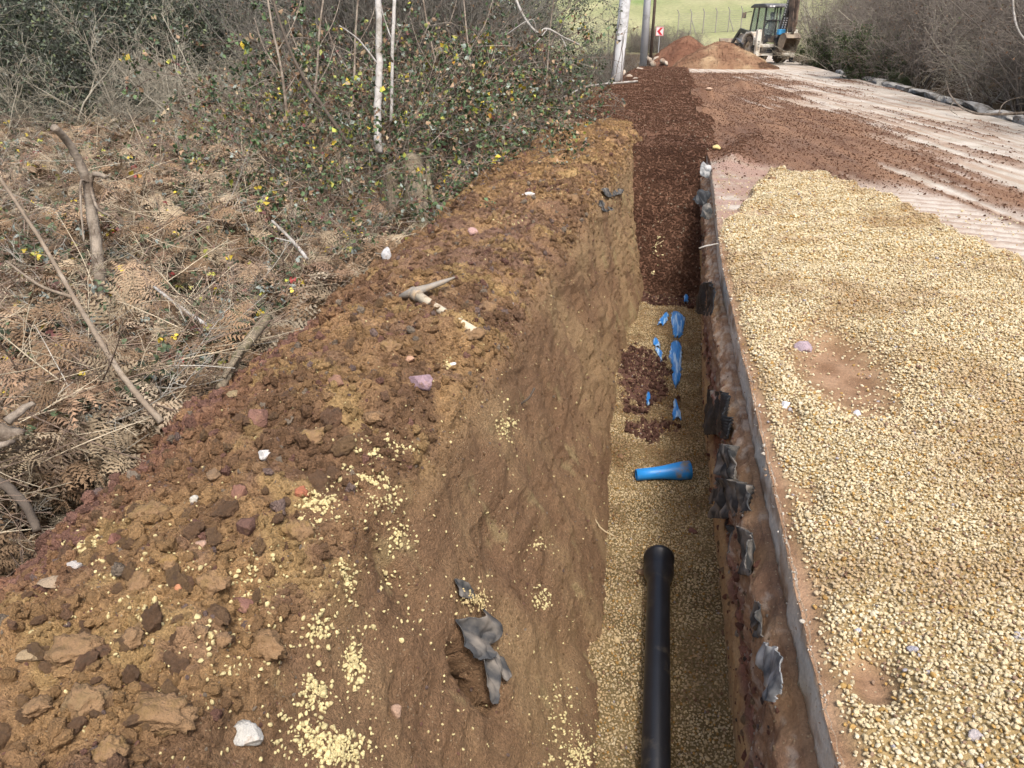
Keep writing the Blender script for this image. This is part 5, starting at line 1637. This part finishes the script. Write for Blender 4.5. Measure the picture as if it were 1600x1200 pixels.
torn_sheet([(742, 1030), (776, 1010), (786, 1100), (764, 1100)], (.10, .08, .05, .06), 'grey tail of the torn sheet hanging below the dark hollow', M_GEOG, B_, 24, .015, tear=.14)
torn_sheet([(768, 1022), (786, 1024), (797, 1066), (786, 1066)], (.06, .06, .04, .05), 'small curled grey strip right of the hanging tail', M_GEOG, B_, 25, .01, tear=.14)
torn_sheet([(708, 902), (722, 906), (744, 938), (716, 934)], (.03, .03, .03, .03), 'small grey corner of sheet above the pebble-filled fold in the left cut face', M_GEOD, B_, 26, .012, tear=.14)
torn_sheet([(936, 294), (974, 296), (970, 304), (946, 310)], (.10, .12, .12, .09), 'grey curled sheet lying on the crest at the far end of the bank', M_GEOD, B_, 27, .012, tear=.12)
torn_sheet([(932, 312), (942, 314), (956, 330), (942, 332)], (.06, .06, .06, .06), 'small grey triangular scrap below the curled sheet on the far crest', M_GEOD, B_, 28, .012, tear=.2)
# pebbles caught in the fold of the left sheet
SP = []
for _ in range(120):
    p, nr_, dp = hit(random.gauss(738, 14), random.gauss(941, 9), B_); SP.append((*(p + nr_ * random.uniform(.01, .035)), .0058 * random.lognormvariate(0, .3)))
SP = np.array(SP)
scatter('caught_pebbles', SP[:, :3], rand_rot(len(SP)), SP[:, 3], np.array([.60, .48, .25]) * RNG.uniform(.75, 1.15, (len(SP), 1)), peb_protos, 'yellow pebbles caught on top of the torn grey sheet', 'gravel')

# ---- pickaxe half buried on the bank
M_HAN = mat('handle_plastic', (.52, .45, .33), .55, .15, 20, .1, 60, dirt=(.30, .21, .13), dirt_amt=.25, spec=.3)
M_PICK = mat('dusty_steel', (.26, .235, .20), .6, .25, 20, .3, 90, spec=.4, dirt=(.36, .27, .17), dirt_amt=.4)
h0, n0, d0 = hit(646, 462, B_); h1, n1, d1 = hit(742, 521, B_)
a_ = at_depth(648, 459, d0 - .05); b_ = at_depth(742, 519, d1 - .035)
e = empty('pickaxe', a_)
tag(e, 'pickaxe with a cream handle, partly buried in the soil on top of the bank', 'pickaxe')
mb = MB(); mb.tube([Vector((0, 0, 0)), (b_ - a_) * .3, (b_ - a_) * .7, b_ - a_], [.029, .026, .022, .026], 14)
mb.build('handle', M_HAN, e, smooth=True)
mb = MB(); tip = at_depth(711, 433, d0 - .03) - a_; st = at_depth(625, 464, d0 - .03) - a_
mb.tube([st, Vector((-.02, 0, .004)), Vector((0, 0, .008)), tip * .35 + Vector((0, 0, .004)), tip * .7, tip], [.015, .028, .030, .019, .015, .004], 10)
mb.build('head', M_PICK, e, smooth=True)
ax_ = (b_ - a_).normalized()
mb = MB(); mb.tube([-ax_ * .03, -ax_ * .022, ax_ * .04, ax_ * .05], [.03, .037, .037, .03], 14)
mb.build('eye', M_PICK, e, smooth=True)
# soil thrown over the middle of the handle
for k, (u, s) in enumerate(((.48, .045), (.60, .052), (.70, .045), (.55, .03), (.40, .022), (.78, .028))):
    o = link('clod', cl_protos[k % 3]); o.scale = (s, s * .9, s * .75)
    p = a_ + (b_ - a_) * u + Vector((random.uniform(-.015, .015), random.uniform(-.02, .02), -.012)); o.location = p
    o.rotation_euler = [random.uniform(-3, 3) for _ in range(3)]
    tag(o, 'brown clod of earth covering the middle of the pickaxe handle', 'clod', 'clods over the pickaxe handle')

# ================================================================== road side and far things
M_SLAB = mat('drain_stone', (.50, .485, .45), .9, .25, 3.0, .6, 14, dirt=(.17, .15, .12), dirt_amt=.5, spec=.15, bdist=.03, objvar=.12)
for k in range(15):
    y = 13.4 + k * 1.42
    V, F = rock_verts(4, 900 + k, .22, .5, (1, 1, 1), .12)
    V = np.sign(V) * np.abs(V) ** .7 * np.array([.30, .58, .10])
    o = link('drain_slab', np_mesh('drain_slab', V, F, M_SLAB, smooth=False), loc=(6.75 + .03 * math.sin(k * 2.1), y, -.02), rot=(random.uniform(-.05, .05), R(8) + random.uniform(-.08, .08), random.uniform(-.06, .06)))
    tag(o, 'rounded pale stone slab of the row lining the right edge of the road', 'kerb stone', 'kerb stones along the right road edge')


def mound(name, cx, cy, rx, ry, h, cols, label, seed, sharp=1.0):
    V = []; nr, nc = 60, 70
    u = np.linspace(-1, 1, nc); v = np.linspace(-1, 1, nr); UU, VV = np.meshgrid(u, v)
    rr_ = np.sqrt(UU ** 2 + VV ** 2)
    z = h * np.clip(1.06 - rr_ ** 1.15 * sharp * (1 + .25 * fbm(UU, VV, seed, 1.6, 3, seed)), -.15, 2)
    z = np.minimum(z, h * (1 - .25 * rr_))
    z = z + h * .09 * fbm(UU, VV, seed, 4, 4, seed + 3) + h * .04 * fbm(UU, VV, seed, 14, 3, seed + 5)
    z = z - .16 * sstep(.82, .98, np.maximum(np.abs(UU), np.abs(VV)))
    P = np.stack([UU * rx, VV * ry, z], 2)
    c = mix(np.array(cols[0]), np.array(cols[1]), sstep(-.15, .25, fbm(UU, VV * 1.5, seed, 2.4, 5, seed + 7)))
    if len(cols) > 2: c = mix(c, np.array(cols[2]), sstep(.02, .3, fbm(UU, VV, seed, 1.7, 4, seed + 11) - .25 * (z / h - .45)) * .9)
    o = link(name, np_mesh(name, P.reshape(-1, 3), grid_faces(nr, nc), M_FILL, c.reshape(-1, 3)), loc=(cx, cy, 0))
    tag(o, label, 'soil heap')
    q = RNG.integers(4, nr - 4, 2600), RNG.integers(4, nc - 4, 2600)
    Q = P[q]; k = Q[:, 2] > .02; Q = Q[k]
    so = scatter('loose_lumps', Q, rand_rot(len(Q)), RNG.uniform(.012, .034, len(Q)), c[q][k] * RNG.uniform(.75, 1.35, (len(Q), 1)), crumb_protos, parent=o)
    return o


def gp(px, py, D):
    p = at_depth(px, py, D); return p.x, p.y


x, y = gp(1071, 88, 38); mound('soil_heap', x, y, 1.75, 1.7, 1.15, [(.16, .078, .050), (.21, .11, .07)], 'dark reddish-brown heap of soil, left and farther of the two big heaps', 41)
x, y = gp(1126, 100, 32.5); mound('soil_heap', x, y, 2.15, 1.6, 1.02, [(.19, .105, .065), (.27, .165, .10), (.40, .29, .175)], 'brown and tan heap of soil in front of the backhoe', 43)
x, y = gp(1192, 104, 31.5); mound('soil_heap', x, y, .75, .5, .24, [(.21, .12, .08), (.28, .18, .11)], 'low brown heap at the right foot of the tan heap', 45)
for k, (px_, py_, w_) in enumerate(((1003, 97, 13), (1014, 92, 16), (1026, 92, 14), (1035, 93, 12), (1020, 97, 12), (1000, 108, 16), (1041, 96, 9), (1011, 88, 9), (974, 112, 12), (984, 120, 18), (976, 124, 12), (992, 124, 14), (968, 142, 8), (1066, 98, 10))):
    p = on_plane(px_, py_ + 3, .05); dp = (p - Vector((0, 0, CAM_H))).length
    V, F = rock_verts(2, 960 + k, .25, 1.0, (1, .9, .75), .1); r_ = w_ * dp / FPX / 2
    o = link('rubble_stone', np_mesh('rubble_stone', V * r_, F, mat('rubble', (.42, .36, .29), .9, .3, 3, .4, 20, dirt=(.24, .16, .11), dirt_amt=.4, spec=.15, objvar=.3)), loc=p, rot=(k, k * .3, k * 1.7))
    grp = k > 7 and k < 13
    tag(o, 'pale broken stone at the foot of the mottled pole' if grp else 'pale broken stone in the rubble left of the soil heaps', 'stone', 'stones at the foot of the mottled pole' if grp else 'rubble stones by the heaps')

# poles, sign, fence
M_POLE = mat('mottled_whitewash', (.70, .72, .73), .85, .15, 2.5, .5, 30, dirt=(.28, .27, .24), dirt_amt=.3, spec=.2)
M_POLE2 = mat('smooth_concrete', (.66, .69, .71), .8, .12, 2, .2, 20, dirt=(.34, .34, .33), dirt_amt=.25, spec=.2)
M_WOODP = mat('weathered_pole', (.13, .10, .08), .9, .3, 6, .4, 30, spec=.1)
p = on_plane(962, 134, 0)
pm = mat('mottled_patches', (.15, .14, .12), .9, .3, 5, .4, 30)
rnk = random.Random(4)
mb = MB(); mb.tube([(-.03, 0, -.4), (.06, 0, .8), (.13, 0, 2.2), (.27, 0, 4), (.45, 0, 7)], [.19, .165, .16, .155, .14], 16)
o = mb.build('utility_pole', M_POLE, smooth=True, loc=(p.x, p.y, p.z)); tag(o, 'nearer pale pole with mottled flaking surface, beside the red backfill', 'pole')
mb = MB()
for k in range(7):     # thin dead creeper stems up the pole
    pts = []; a0 = rnk.uniform(2.6, 5.6); z = 0
    while z < 1.2 + 2.6 * rnk.random() and z < 4:
        pts.append((.172 * math.cos(a0) + .065 * z, .172 * math.sin(a0), z - .1)); z += .16; a0 += rnk.uniform(-.22, .22)
    if len(pts) > 2: mb.tube(pts, [.012 - .006 * i / len(pts) for i in range(len(pts))], 5)
mb.build('creeper', M_WOODP, o)
p = at_depth(1006, 84, 33); mb = MB(); mb.tube([(0, 0, -.4), (0, 0, 7.5)], [.165, .125], 16)
o = mb.build('utility_pole', M_POLE2, smooth=True, loc=(p.x, p.y, 0)); tag(o, 'farther smooth grey-white concrete pole', 'pole')
p = at_depth(1018, 70, 38); mb = MB(); mb.tube([(0, 0, -.4), (.02, 0, 3), (0, 0, 7.5)], [.075, .07, .06], 10)
o = mb.build('utility_pole', M_WOODP, smooth=True, loc=(p.x, p.y, 0)); tag(o, 'thin dark wooden pole just right of the concrete pole', 'pole')
p = at_depth(1031, 49, 44)
e = empty('road_sign', (p.x, p.y, 0), (0, 0, R(-6))); tag(e, 'square white road sign with a red chevron pointing left, on a thin post', 'road sign')
zc_ = p.z
mb = MB(); mb.tube([(0, .03, -.1), (0, .03, zc_ + .25)], .025, 8); mb.build('post', mat('galvanised', (.45, .46, .47), .5, .1, 5, .1, 30, metal=.3), e)
mb = MB(); mb.box((0, 0, zc_), (.44, .02, .48)); mb.build('panel', mat('sign_white', (.75, .75, .74), .5, .06, 5, 0), e, bevel=.008)
mb = MB(); mb.prism([(-.15, 0), (.02, .19), (.17, .19), (.0, 0), (.17, -.19), (.02, -.19)], -.018, -.0125, 'XZ')
ch = mb.build('chevron', mat('sign_red', (.62, .02, .04), .5, .08, 5, 0), e, loc=(0, 0, zc_))
mb = MB()
for c_, d_ in (((0, -.014, zc_ + .225), (.44, .006, .018)), ((0, -.014, zc_ - .225), (.44, .006, .018)), ((-.211, -.014, zc_), (.018, .006, .43)), ((.211, -.014, zc_), (.018, .006, .43))): mb.box(c_, d_)
mb.build('border', mat('sign_red', (.6, .02, .04)), e)
e = empty('wire_fence', (0, 0, 0)); tag(e, 'wire fence with bent-topped posts at the foot of the green hill', 'fence')
M_FP = mat('fence_post', (.30, .28, .25), .85, .15, 5, .2, 20)
fp = []
for k in range(9):
    px_ = 1058 + k * 19.5; p = at_depth(px_, 60, 66); z = float(land_z(np.array([p.x]), np.array([p.y]))[0]); fp.append(Vector((p.x, p.y, z)))
    mb = MB(); mb.tube([(0, 0, -.2), (0, 0, 1.65), (-.16, 0, 1.95)], .045, 6); mb.build('post', M_FP, e, loc=fp[-1])
    if k % 3 == 1:
        mb = MB(); mb.tube([(0, 0, 1.2), (.5, 0, 0)], .035, 6); mb.build('brace', M_FP, e, loc=fp[-1])
mb = MB()
for h_ in [.1 + .17 * i for i in range(10)]: mb.tube([q + Vector((0, 0, h_)) for q in fp], .007, 4)
for i in range(len(fp) - 1):
    for j in range(9):
        q = fp[i].lerp(fp[i + 1], j / 9); mb.tube([q, q + Vector((0, 0, 1.63))], .006, 4)
w_ = mb.build('wire_mesh', M_FP, e); w_['kind'] = 'stuff'

# ================================================================== backhoe loader
CREAM = mat('cream_paint', (.72, .69, .61), .5, .12, 3, .05, 20, dirt=(.40, .33, .25), dirt_amt=.4)
BLACKP = mat('dark_paint', (.035, .036, .04), .45, .2, 3, .05, 20, dirt=(.20, .16, .12), dirt_amt=.4)
BOOMP = mat('muddy_boom', (.075, .055, .045), .6, .3, 3, .2, 20, dirt=(.24, .17, .12), dirt_amt=.55)
TYRE = mat('tyre_rubber', (.025, .024, .023), .85, .2, 5, .3, 30, dirt=(.22, .17, .12), dirt_amt=.6)
RIM = mat('muddy_rim', (.48, .42, .33), .7, .2, 5, .2, 30, dirt=(.30, .24, .17), dirt_amt=.4)
STEEL = mat('chrome_rod', (.30, .30, .31), .5, .1, 4, 0, 10, metal=.2)
BUCK = mat('worn_bucket', (.30, .24, .17), .6, .3, 4, .3, 20, dirt=(.16, .12, .09), dirt_amt=.5)
GL, gn, gl, gb = new_mat('cab_glass')
gb.inputs['Base Color'].default_value = (.72, .80, .79, 1); gb.inputs['Roughness'].default_value = .05; gb.inputs['Transmission Weight'].default_value = .9; gb.inputs['IOR'].default_value = 1.2
x, y = gp(1194, 98, 36.3)
bh = empty('backhoe_loader', (x, y, .02), (0, 0, R(19))); bh.scale = (.86, .86, .86)
tag(bh, 'muddy cream and black backhoe loader with raised digging arm at the end of the road', 'backhoe loader')


def wheel(x_, y_, r_, w_):
    s = 1 if x_ > 0 else -1
    mb = MB(); lathe(mb, [(r_ * .58, -w_ / 2), (r_ * .8, -w_ / 2), (r_ * .96, -w_ * .42), (r_ * .965, w_ * .42), (r_ * .8, w_ / 2), (r_ * .58, w_ / 2), (r_ * .56, 0), (r_ * .58, -w_ / 2)], (0, 0, 0), 'X', 36)
    ty = mb.build('tyre', TYRE, bh, smooth=False, loc=(x_, y_, r_))
    mb = MB()
    for k in range(22):
        t = 2 * math.pi * k / 22
        for sd in (-1, 1):
            M_ = Matrix.Rotation(t + (.14 if sd > 0 else 0), 4, 'X') @ Matrix.Translation((sd * w_ * .23, 0, r_ * .975)) @ Matrix.Rotation(sd * .55, 4, 'Z')
            mb.box((0, 0, 0), (w_ * .52, r_ * .075, r_ * .07))
            mb.V[-8:] = [tuple(M_ @ Vector(v)) for v in mb.V[-8:]]
    mb.build('tread', TYRE, ty)
    mb = MB(); lathe(mb, [(.02, s * w_ * .30), (r_ * .18, s * w_ * .30), (r_ * .22, s * w_ * .18), (r_ * .50, s * w_ * .12), (r_ * .57, s * w_ * .40), (r_ * .60, s * w_ * .44), (r_ * .60, s * w_ * .30), (r_ * .45, -s * w_ * .1), (.02, -s * w_ * .1)], (0, 0, 0), 'X', 28)
    mb.build('rim', RIM, bh, smooth=False, loc=(x_, y_, r_))


for sx in (-1, 1):
    wheel(sx * .86, 0, .68, .44); wheel(sx * .84, 2.15, .48, .34)
mb = MB(); mb.box((0, 1.0, .78), (.8, 3.7, .36)); mb.box((0, 2.15, .48), (1.4, .2, .2)); mb.box((0, 0, .68), (1.3, .3, .3)); mb.build('chassis', BLACKP, bh, bevel=.03)
mb = MB(); mb.prism([(1.0, .95), (3.0, .95), (3.05, 1.3), (2.9, 1.42), (1.0, 1.62)], -.46, .46); mb.build('hood', CREAM, bh, bevel=.04)
for sx in (-1, 1):
    pts = [(-.78, .9), (-.80, 1.15), (-.62, 1.42), (-.25, 1.56), (.35, 1.54), (.70, 1.35), (.85, 1.0), (.78, .98), (.62, 1.25), (.3, 1.45), (-.22, 1.47), (-.55, 1.34), (-.70, 1.1), (-.70, .9)]
    mb = MB(); mb.prism(pts, sx * .60, sx * 1.10); mb.build('fender', CREAM, bh, bevel=.015)
# cab
cx = .66; y0c, y1c, zb, zt = -.82, .95, 1.12, 2.74
mb = MB(); mb.box((0, .06, 1.2), (1.30, 1.72, .34)); mb.build('cab_base', BLACKP, bh, bevel=.03)
for sx in (-1, 1):
    for nm, a, b in (('pillar', (sx * cx, y0c, zb), (sx * (cx - .06), y0c + .10, zt)), ('pillar', (sx * cx, .12, zb), (sx * (cx - .05), .10, zt)), ('pillar', (sx * cx, y1c, zb), (sx * (cx - .07), y1c - .22, zt))):
        mb = MB(); mb.bar(a, b, .07, .08); mb.build(nm, BLACKP, bh)
    mb = MB(); mb.bar((sx * (cx - .01), y0c + .05, 1.38), (sx * (cx - .06), y0c + .10, zt - .03), .001, .001)
    for (ya, yb_) in ((y0c + .08, .07), (.17, y1c - .12)):
        m2 = MB(); m2.add([(sx * cx, ya, 1.38), (sx * cx, yb_ + (.08 if yb_ > .5 else 0), 1.38), (sx * (cx - .06), yb_ - .05, zt - .04), (sx * (cx - .06), ya + .03, zt - .04)], [(0, 1, 2, 3)])
        g = m2.build('side_window', GL, bh); sm_ = g.modifiers.new('t', 'SOLIDIFY'); sm_.thickness = .01
m2 = MB(); m2.add([(-cx + .05, y0c + .02, 1.40), (cx - .05, y0c + .02, 1.40), (cx - .1, y0c + .10, zt - .04), (-cx + .1, y0c + .10, zt - .04)], [(0, 1, 2, 3)])
g = m2.build('rear_window', GL, bh); g.modifiers.new('t', 'SOLIDIFY').thickness = .01
m2 = MB(); m2.add([(-cx + .05, y1c, 1.38), (cx - .05, y1c, 1.38), (cx - .12, y1c - .2, zt - .04), (-cx + .12, y1c - .2, zt - .04)], [(0, 1, 2, 3)])
g = m2.build('windscreen', GL, bh); g.modifiers.new('t', 'SOLIDIFY').thickness = .01
mb = MB(); mb.bar((-cx + .04, y0c + .02, 2.1), (cx - .04, y0c + .02, 2.1), .05, .05); mb.bar((.02, y0c + .01, 1.4), (.02, y0c + .09, zt), .05, .05); mb.build('window_bar', BLACKP, bh)
mb = MB(); mb.prism([(-.98, zt - .02), (-.95, zt + .10), (-.6, zt + .17), (.6, zt + .17), (.95, zt + .08), (1.0, zt - .02)], -.72, .72); rf = mb.build('roof', mat('roof_paint', (.10, .10, .105), .5, .1, 3, .05, 20, dirt=(.3, .27, .23), dirt_amt=.3), bh, bevel=.04)
mb = MB()
for lx_ in (-.5, -.34, .34, .5): mb.box((lx_, -1.0, zt + .03), (.12, .06, .09))
mb.build('work_lights', mat('lamp_face', (.7, .7, .7), .3), rf)
mb = MB(); mb.bar((-cx, y1c - .1, 2.55), (-cx - .32, y1c + .12, 2.5), .03); mb.box((-cx - .34, y1c + .12, 2.36), (.20, .05, .28)); mb.build('mirror', BLACKP, bh)
# seat
mb = MB(); mb.box((0, -.15, 1.52), (.5, .5, .14)); mb.box((0, -.42, 1.85), (.48, .12, .6)); mb.build('seat', BLACKP, bh, bevel=.03)
# loader
for sx in (-1, 1):
    mb = MB(); mb.bar((sx * .58, .95, 1.45), (sx * .58, 2.3, 1.62), .10, .22); mb.bar((sx * .58, 2.3, 1.62), (sx * .58, 3.75, .55), .10, .20); mb.build('loader_arm', BLACKP, bh, bevel=.01)
    mb = MB(); mb.tube([(sx * .45, 1.6, .8), (sx * .58, 2.7, 1.2)], .05, 10); mb.build('loader_cylinder', STEEL, bh)
mb = MB(); mb.prism([(3.75, .25), (3.7, .75), (3.85, 1.15), (4.0, 1.18), (3.9, .75), (3.98, .35), (4.6, .22), (4.6, .17), (3.9, .17)], -1.1, 1.1)
lb = mb.build('loader_bucket', BUCK, bh, bevel=.01)
mb = MB()
for k in range(8): mb.bar((-1.0 + k * .286, 4.55, .2), (-1.0 + k * .286, 4.78, .19), .07, .04)
mb.build('bucket_teeth', BUCK, lb)
# rear frame, stabilisers
mb = MB(); mb.box((.05, -1.02, .88), (1.9, .16, .16)); mb.box((.05, -1.02, .46), (1.9, .14, .14)); mb.box((.2, -1.0, .68), (.55, .12, .4)); mb.build('rear_frame', CREAM, bh, bevel=.02)
mb = MB()
for zz in (.56, .66, .76): mb.tube([(-.8, -1.12, zz), (-.3, -1.14, zz + .03), (0, -1.12, zz)], .022, 6)
mb.box((-.4, -1.05, .66), (.7, .06, .26)); mb.build('hydraulic_hoses', BLACKP, bh)
for sx in (-1, 1):
    mb = MB(); mb.box((sx * 1.0, -1.05, .98), (.24, .22, 1.36)); sb_ = mb.build('stabiliser', CREAM, bh, bevel=.02)
    mb = MB(); mb.box((sx * 1.0, -1.05, .25), (.16, .15, .3)); mb.box((sx * 1.0, -1.05, .09), (.34, .30, .05)); mb.build('foot', CREAM if sx < 0 else BLACKP, sb_, bevel=.01)
    if sx < 0:
        mb = MB()      # illegible dark marks down the post
        for k in range(6): mb.box((-1.0 + random.uniform(-.02, .02), -1.164, .72 + k * .075), (random.uniform(.08, .13), .004, .035))
        mb.build('marking', BLACKP, sb_)
# boom raised, dipper hanging down
b0, b1, b2 = Vector((.12, -1.22, .85)), Vector((.12, -1.62, 2.2)), Vector((.12, -2.15, 3.75))
mb = MB(); mb.box((.12, -1.18, .85), (.46, .22, .85)); mb.build('swing_post', BLACKP, bh, bevel=.03)
mb = MB(); mb.bar(b0, b1, .26, .42); mb.bar(b1, b2, .24, .40, .2); bo = mb.build('boom', BLACKP, bh, bevel=.02)
for (ya, yb2, off) in ((.25, .50, -.10), (.52, .80, .04)):
    mb = MB(); n_l = 7     # rows of white letters along the boom, too small to read
    for k in range(n_l):
        q = b0.lerp(b2, ya + (yb2 - ya) * k / n_l)
        mb.box((-.02, q.y + off, q.z), (.006, .10, .07)); mb.box((.12 + off * .6, q.y - .22, q.z), (.08, .006, .06))
    mb.build('lettering', mat('white_print', (.75, .75, .73), .6, .05), bo)
mb = MB(); mb.box((-.05, -1.62, 1.55), (.34, .30, .26)); mb.build('blue_plate', mat('sky_blue', (.08, .40, .75), .5, .1), bo, bevel=.02)
mb = MB(); mb.tube([(.0, -1.1, 1.25), (.05, -1.35, 2.1)], .07, 10); mb.tube([(.05, -1.35, 2.1), (.1, -1.75, 3.1)], .035, 8); mb.build('boom_cylinder', STEEL, bh)
d0_, d1_ = Vector((.12, -2.1, 3.9)), Vector((.12, -2.42, 1.55))
mb = MB(); mb.bar(d0_, d1_, .26, .50, .2); mb.bar((.12, -2.62, 3.2), (.12, -2.66, 1.8), .10, .14); dp_ = mb.build('dipper', BOOMP, bh, bevel=.02)
mb = MB(); mb.tube([(.12, -2.72, 3.6), (.12, -2.78, 2.0)], .055, 8); mb.bar((.12, -2.78, 2.0), (.12, -2.5, 1.35), .08, .10); mb.build('bucket_link', BOOMP, bh)
prof = []
for k in range(12):
    t = R(150 - k * 22); prof.append((-2.35 + .48 * math.cos(t), 1.05 + .46 * math.sin(t)))
inner = [(-2.35 + .43 * math.cos(R(150 - k * 22)), 1.05 + .41 * math.sin(R(150 - k * 22))) for k in range(11, -1, -1)]
mb = MB(); mb.prism(prof + inner, -.28, .52)
for xx in (-.28, .50):
    mb.prism(prof, xx, xx + .02)
bk = mb.build('digging_bucket', BUCK, bh)
mb = MB()
for k in range(5): mb.bar((-.22 + k * .17, prof[-1][0], prof[-1][1]), (-.22 + k * .17, prof[-1][0] - .16, prof[-1][1] + .04), .06, .04)
mb.build('bucket_teeth', BUCK, bk)

# driver
def skinned(name, verts, edges, rads, m, root=0, parent=None, loc=None, rot=None):
    me = bpy.data.meshes.new(name); me.from_pydata(verts, edges, [])
    o = link(name, me, parent, loc, rot)
    sk = o.modifiers.new('skin', 'SKIN')
    me.materials.append(m)
    for i, r_ in enumerate(rads):
        me.skin_vertices[0].data[i].radius = (r_, r_) if not hasattr(r_, '__len__') else r_
    for i in range(len(verts)): me.skin_vertices[0].data[i].use_root = (i == root)
    ss = o.modifiers.new('sub', 'SUBSURF'); ss.levels = 1; ss.render_levels = 1
    return o


if True:
    V = [(0, -.28, 1.62), (0, -.30, 1.85), (0, -.27, 2.08), (0, -.24, 2.18), (0, -.22, 2.27), (0, -.21, 2.38),
         (-.20, -.26, 2.06), (-.27, -.10, 1.84), (-.16, .12, 1.80), (.20, -.26, 2.06), (.27, -.10, 1.84), (.16, .12, 1.80),
         (-.12, -.22, 1.62), (-.14, .18, 1.66), (-.14, .26, 1.30), (.12, -.22, 1.62), (.14, .18, 1.66), (.14, .26, 1.30)]
    Eg = [(0, 1), (1, 2), (2, 3), (3, 4), (4, 5), (2, 6), (6, 7), (7, 8), (2, 9), (9, 10), (10, 11), (0, 12), (12, 13), (13, 14), (0, 15), (15, 16), (16, 17)]
    rd = [(.16, .12), (.15, .11), (.16, .10), .055, .085, .085, .065, .05, .04, .065, .05, .04, .085, .07, .05, .085, .07, .05]
    pe = skinned('person', V, Eg, rd, mat('dark_jacket', (.045, .05, .06), .85, .15), loc=bh.location, rot=bh.rotation_euler); pe.scale = bh.scale
    mb = MB(); lathe(mb, [(.001, .13), (.06, .12), (.092, .08), (.105, .02), (.10, -.03), (.07, -.05)], (0, -.225, 2.38), 'Z', 16)
    mb.build('cap', mat('grey_cap', (.16, .16, .17), .9), pe, smooth=True)
    mb = MB(); lathe(mb, [(.001, -.085), (.045, -.08), (.075, -.03), (.082, .02), (.07, .07), (.001, .09)], (0, -.20, 2.335), 'Z', 16)
    mb.build('face', mat('skin', (.36, .22, .16), .6, .05), pe, smooth=True)
    tag(pe, 'driver in dark clothes and a grey cap sitting in the backhoe cab', 'person')
print('objects in scene', len(bpy.data.objects))
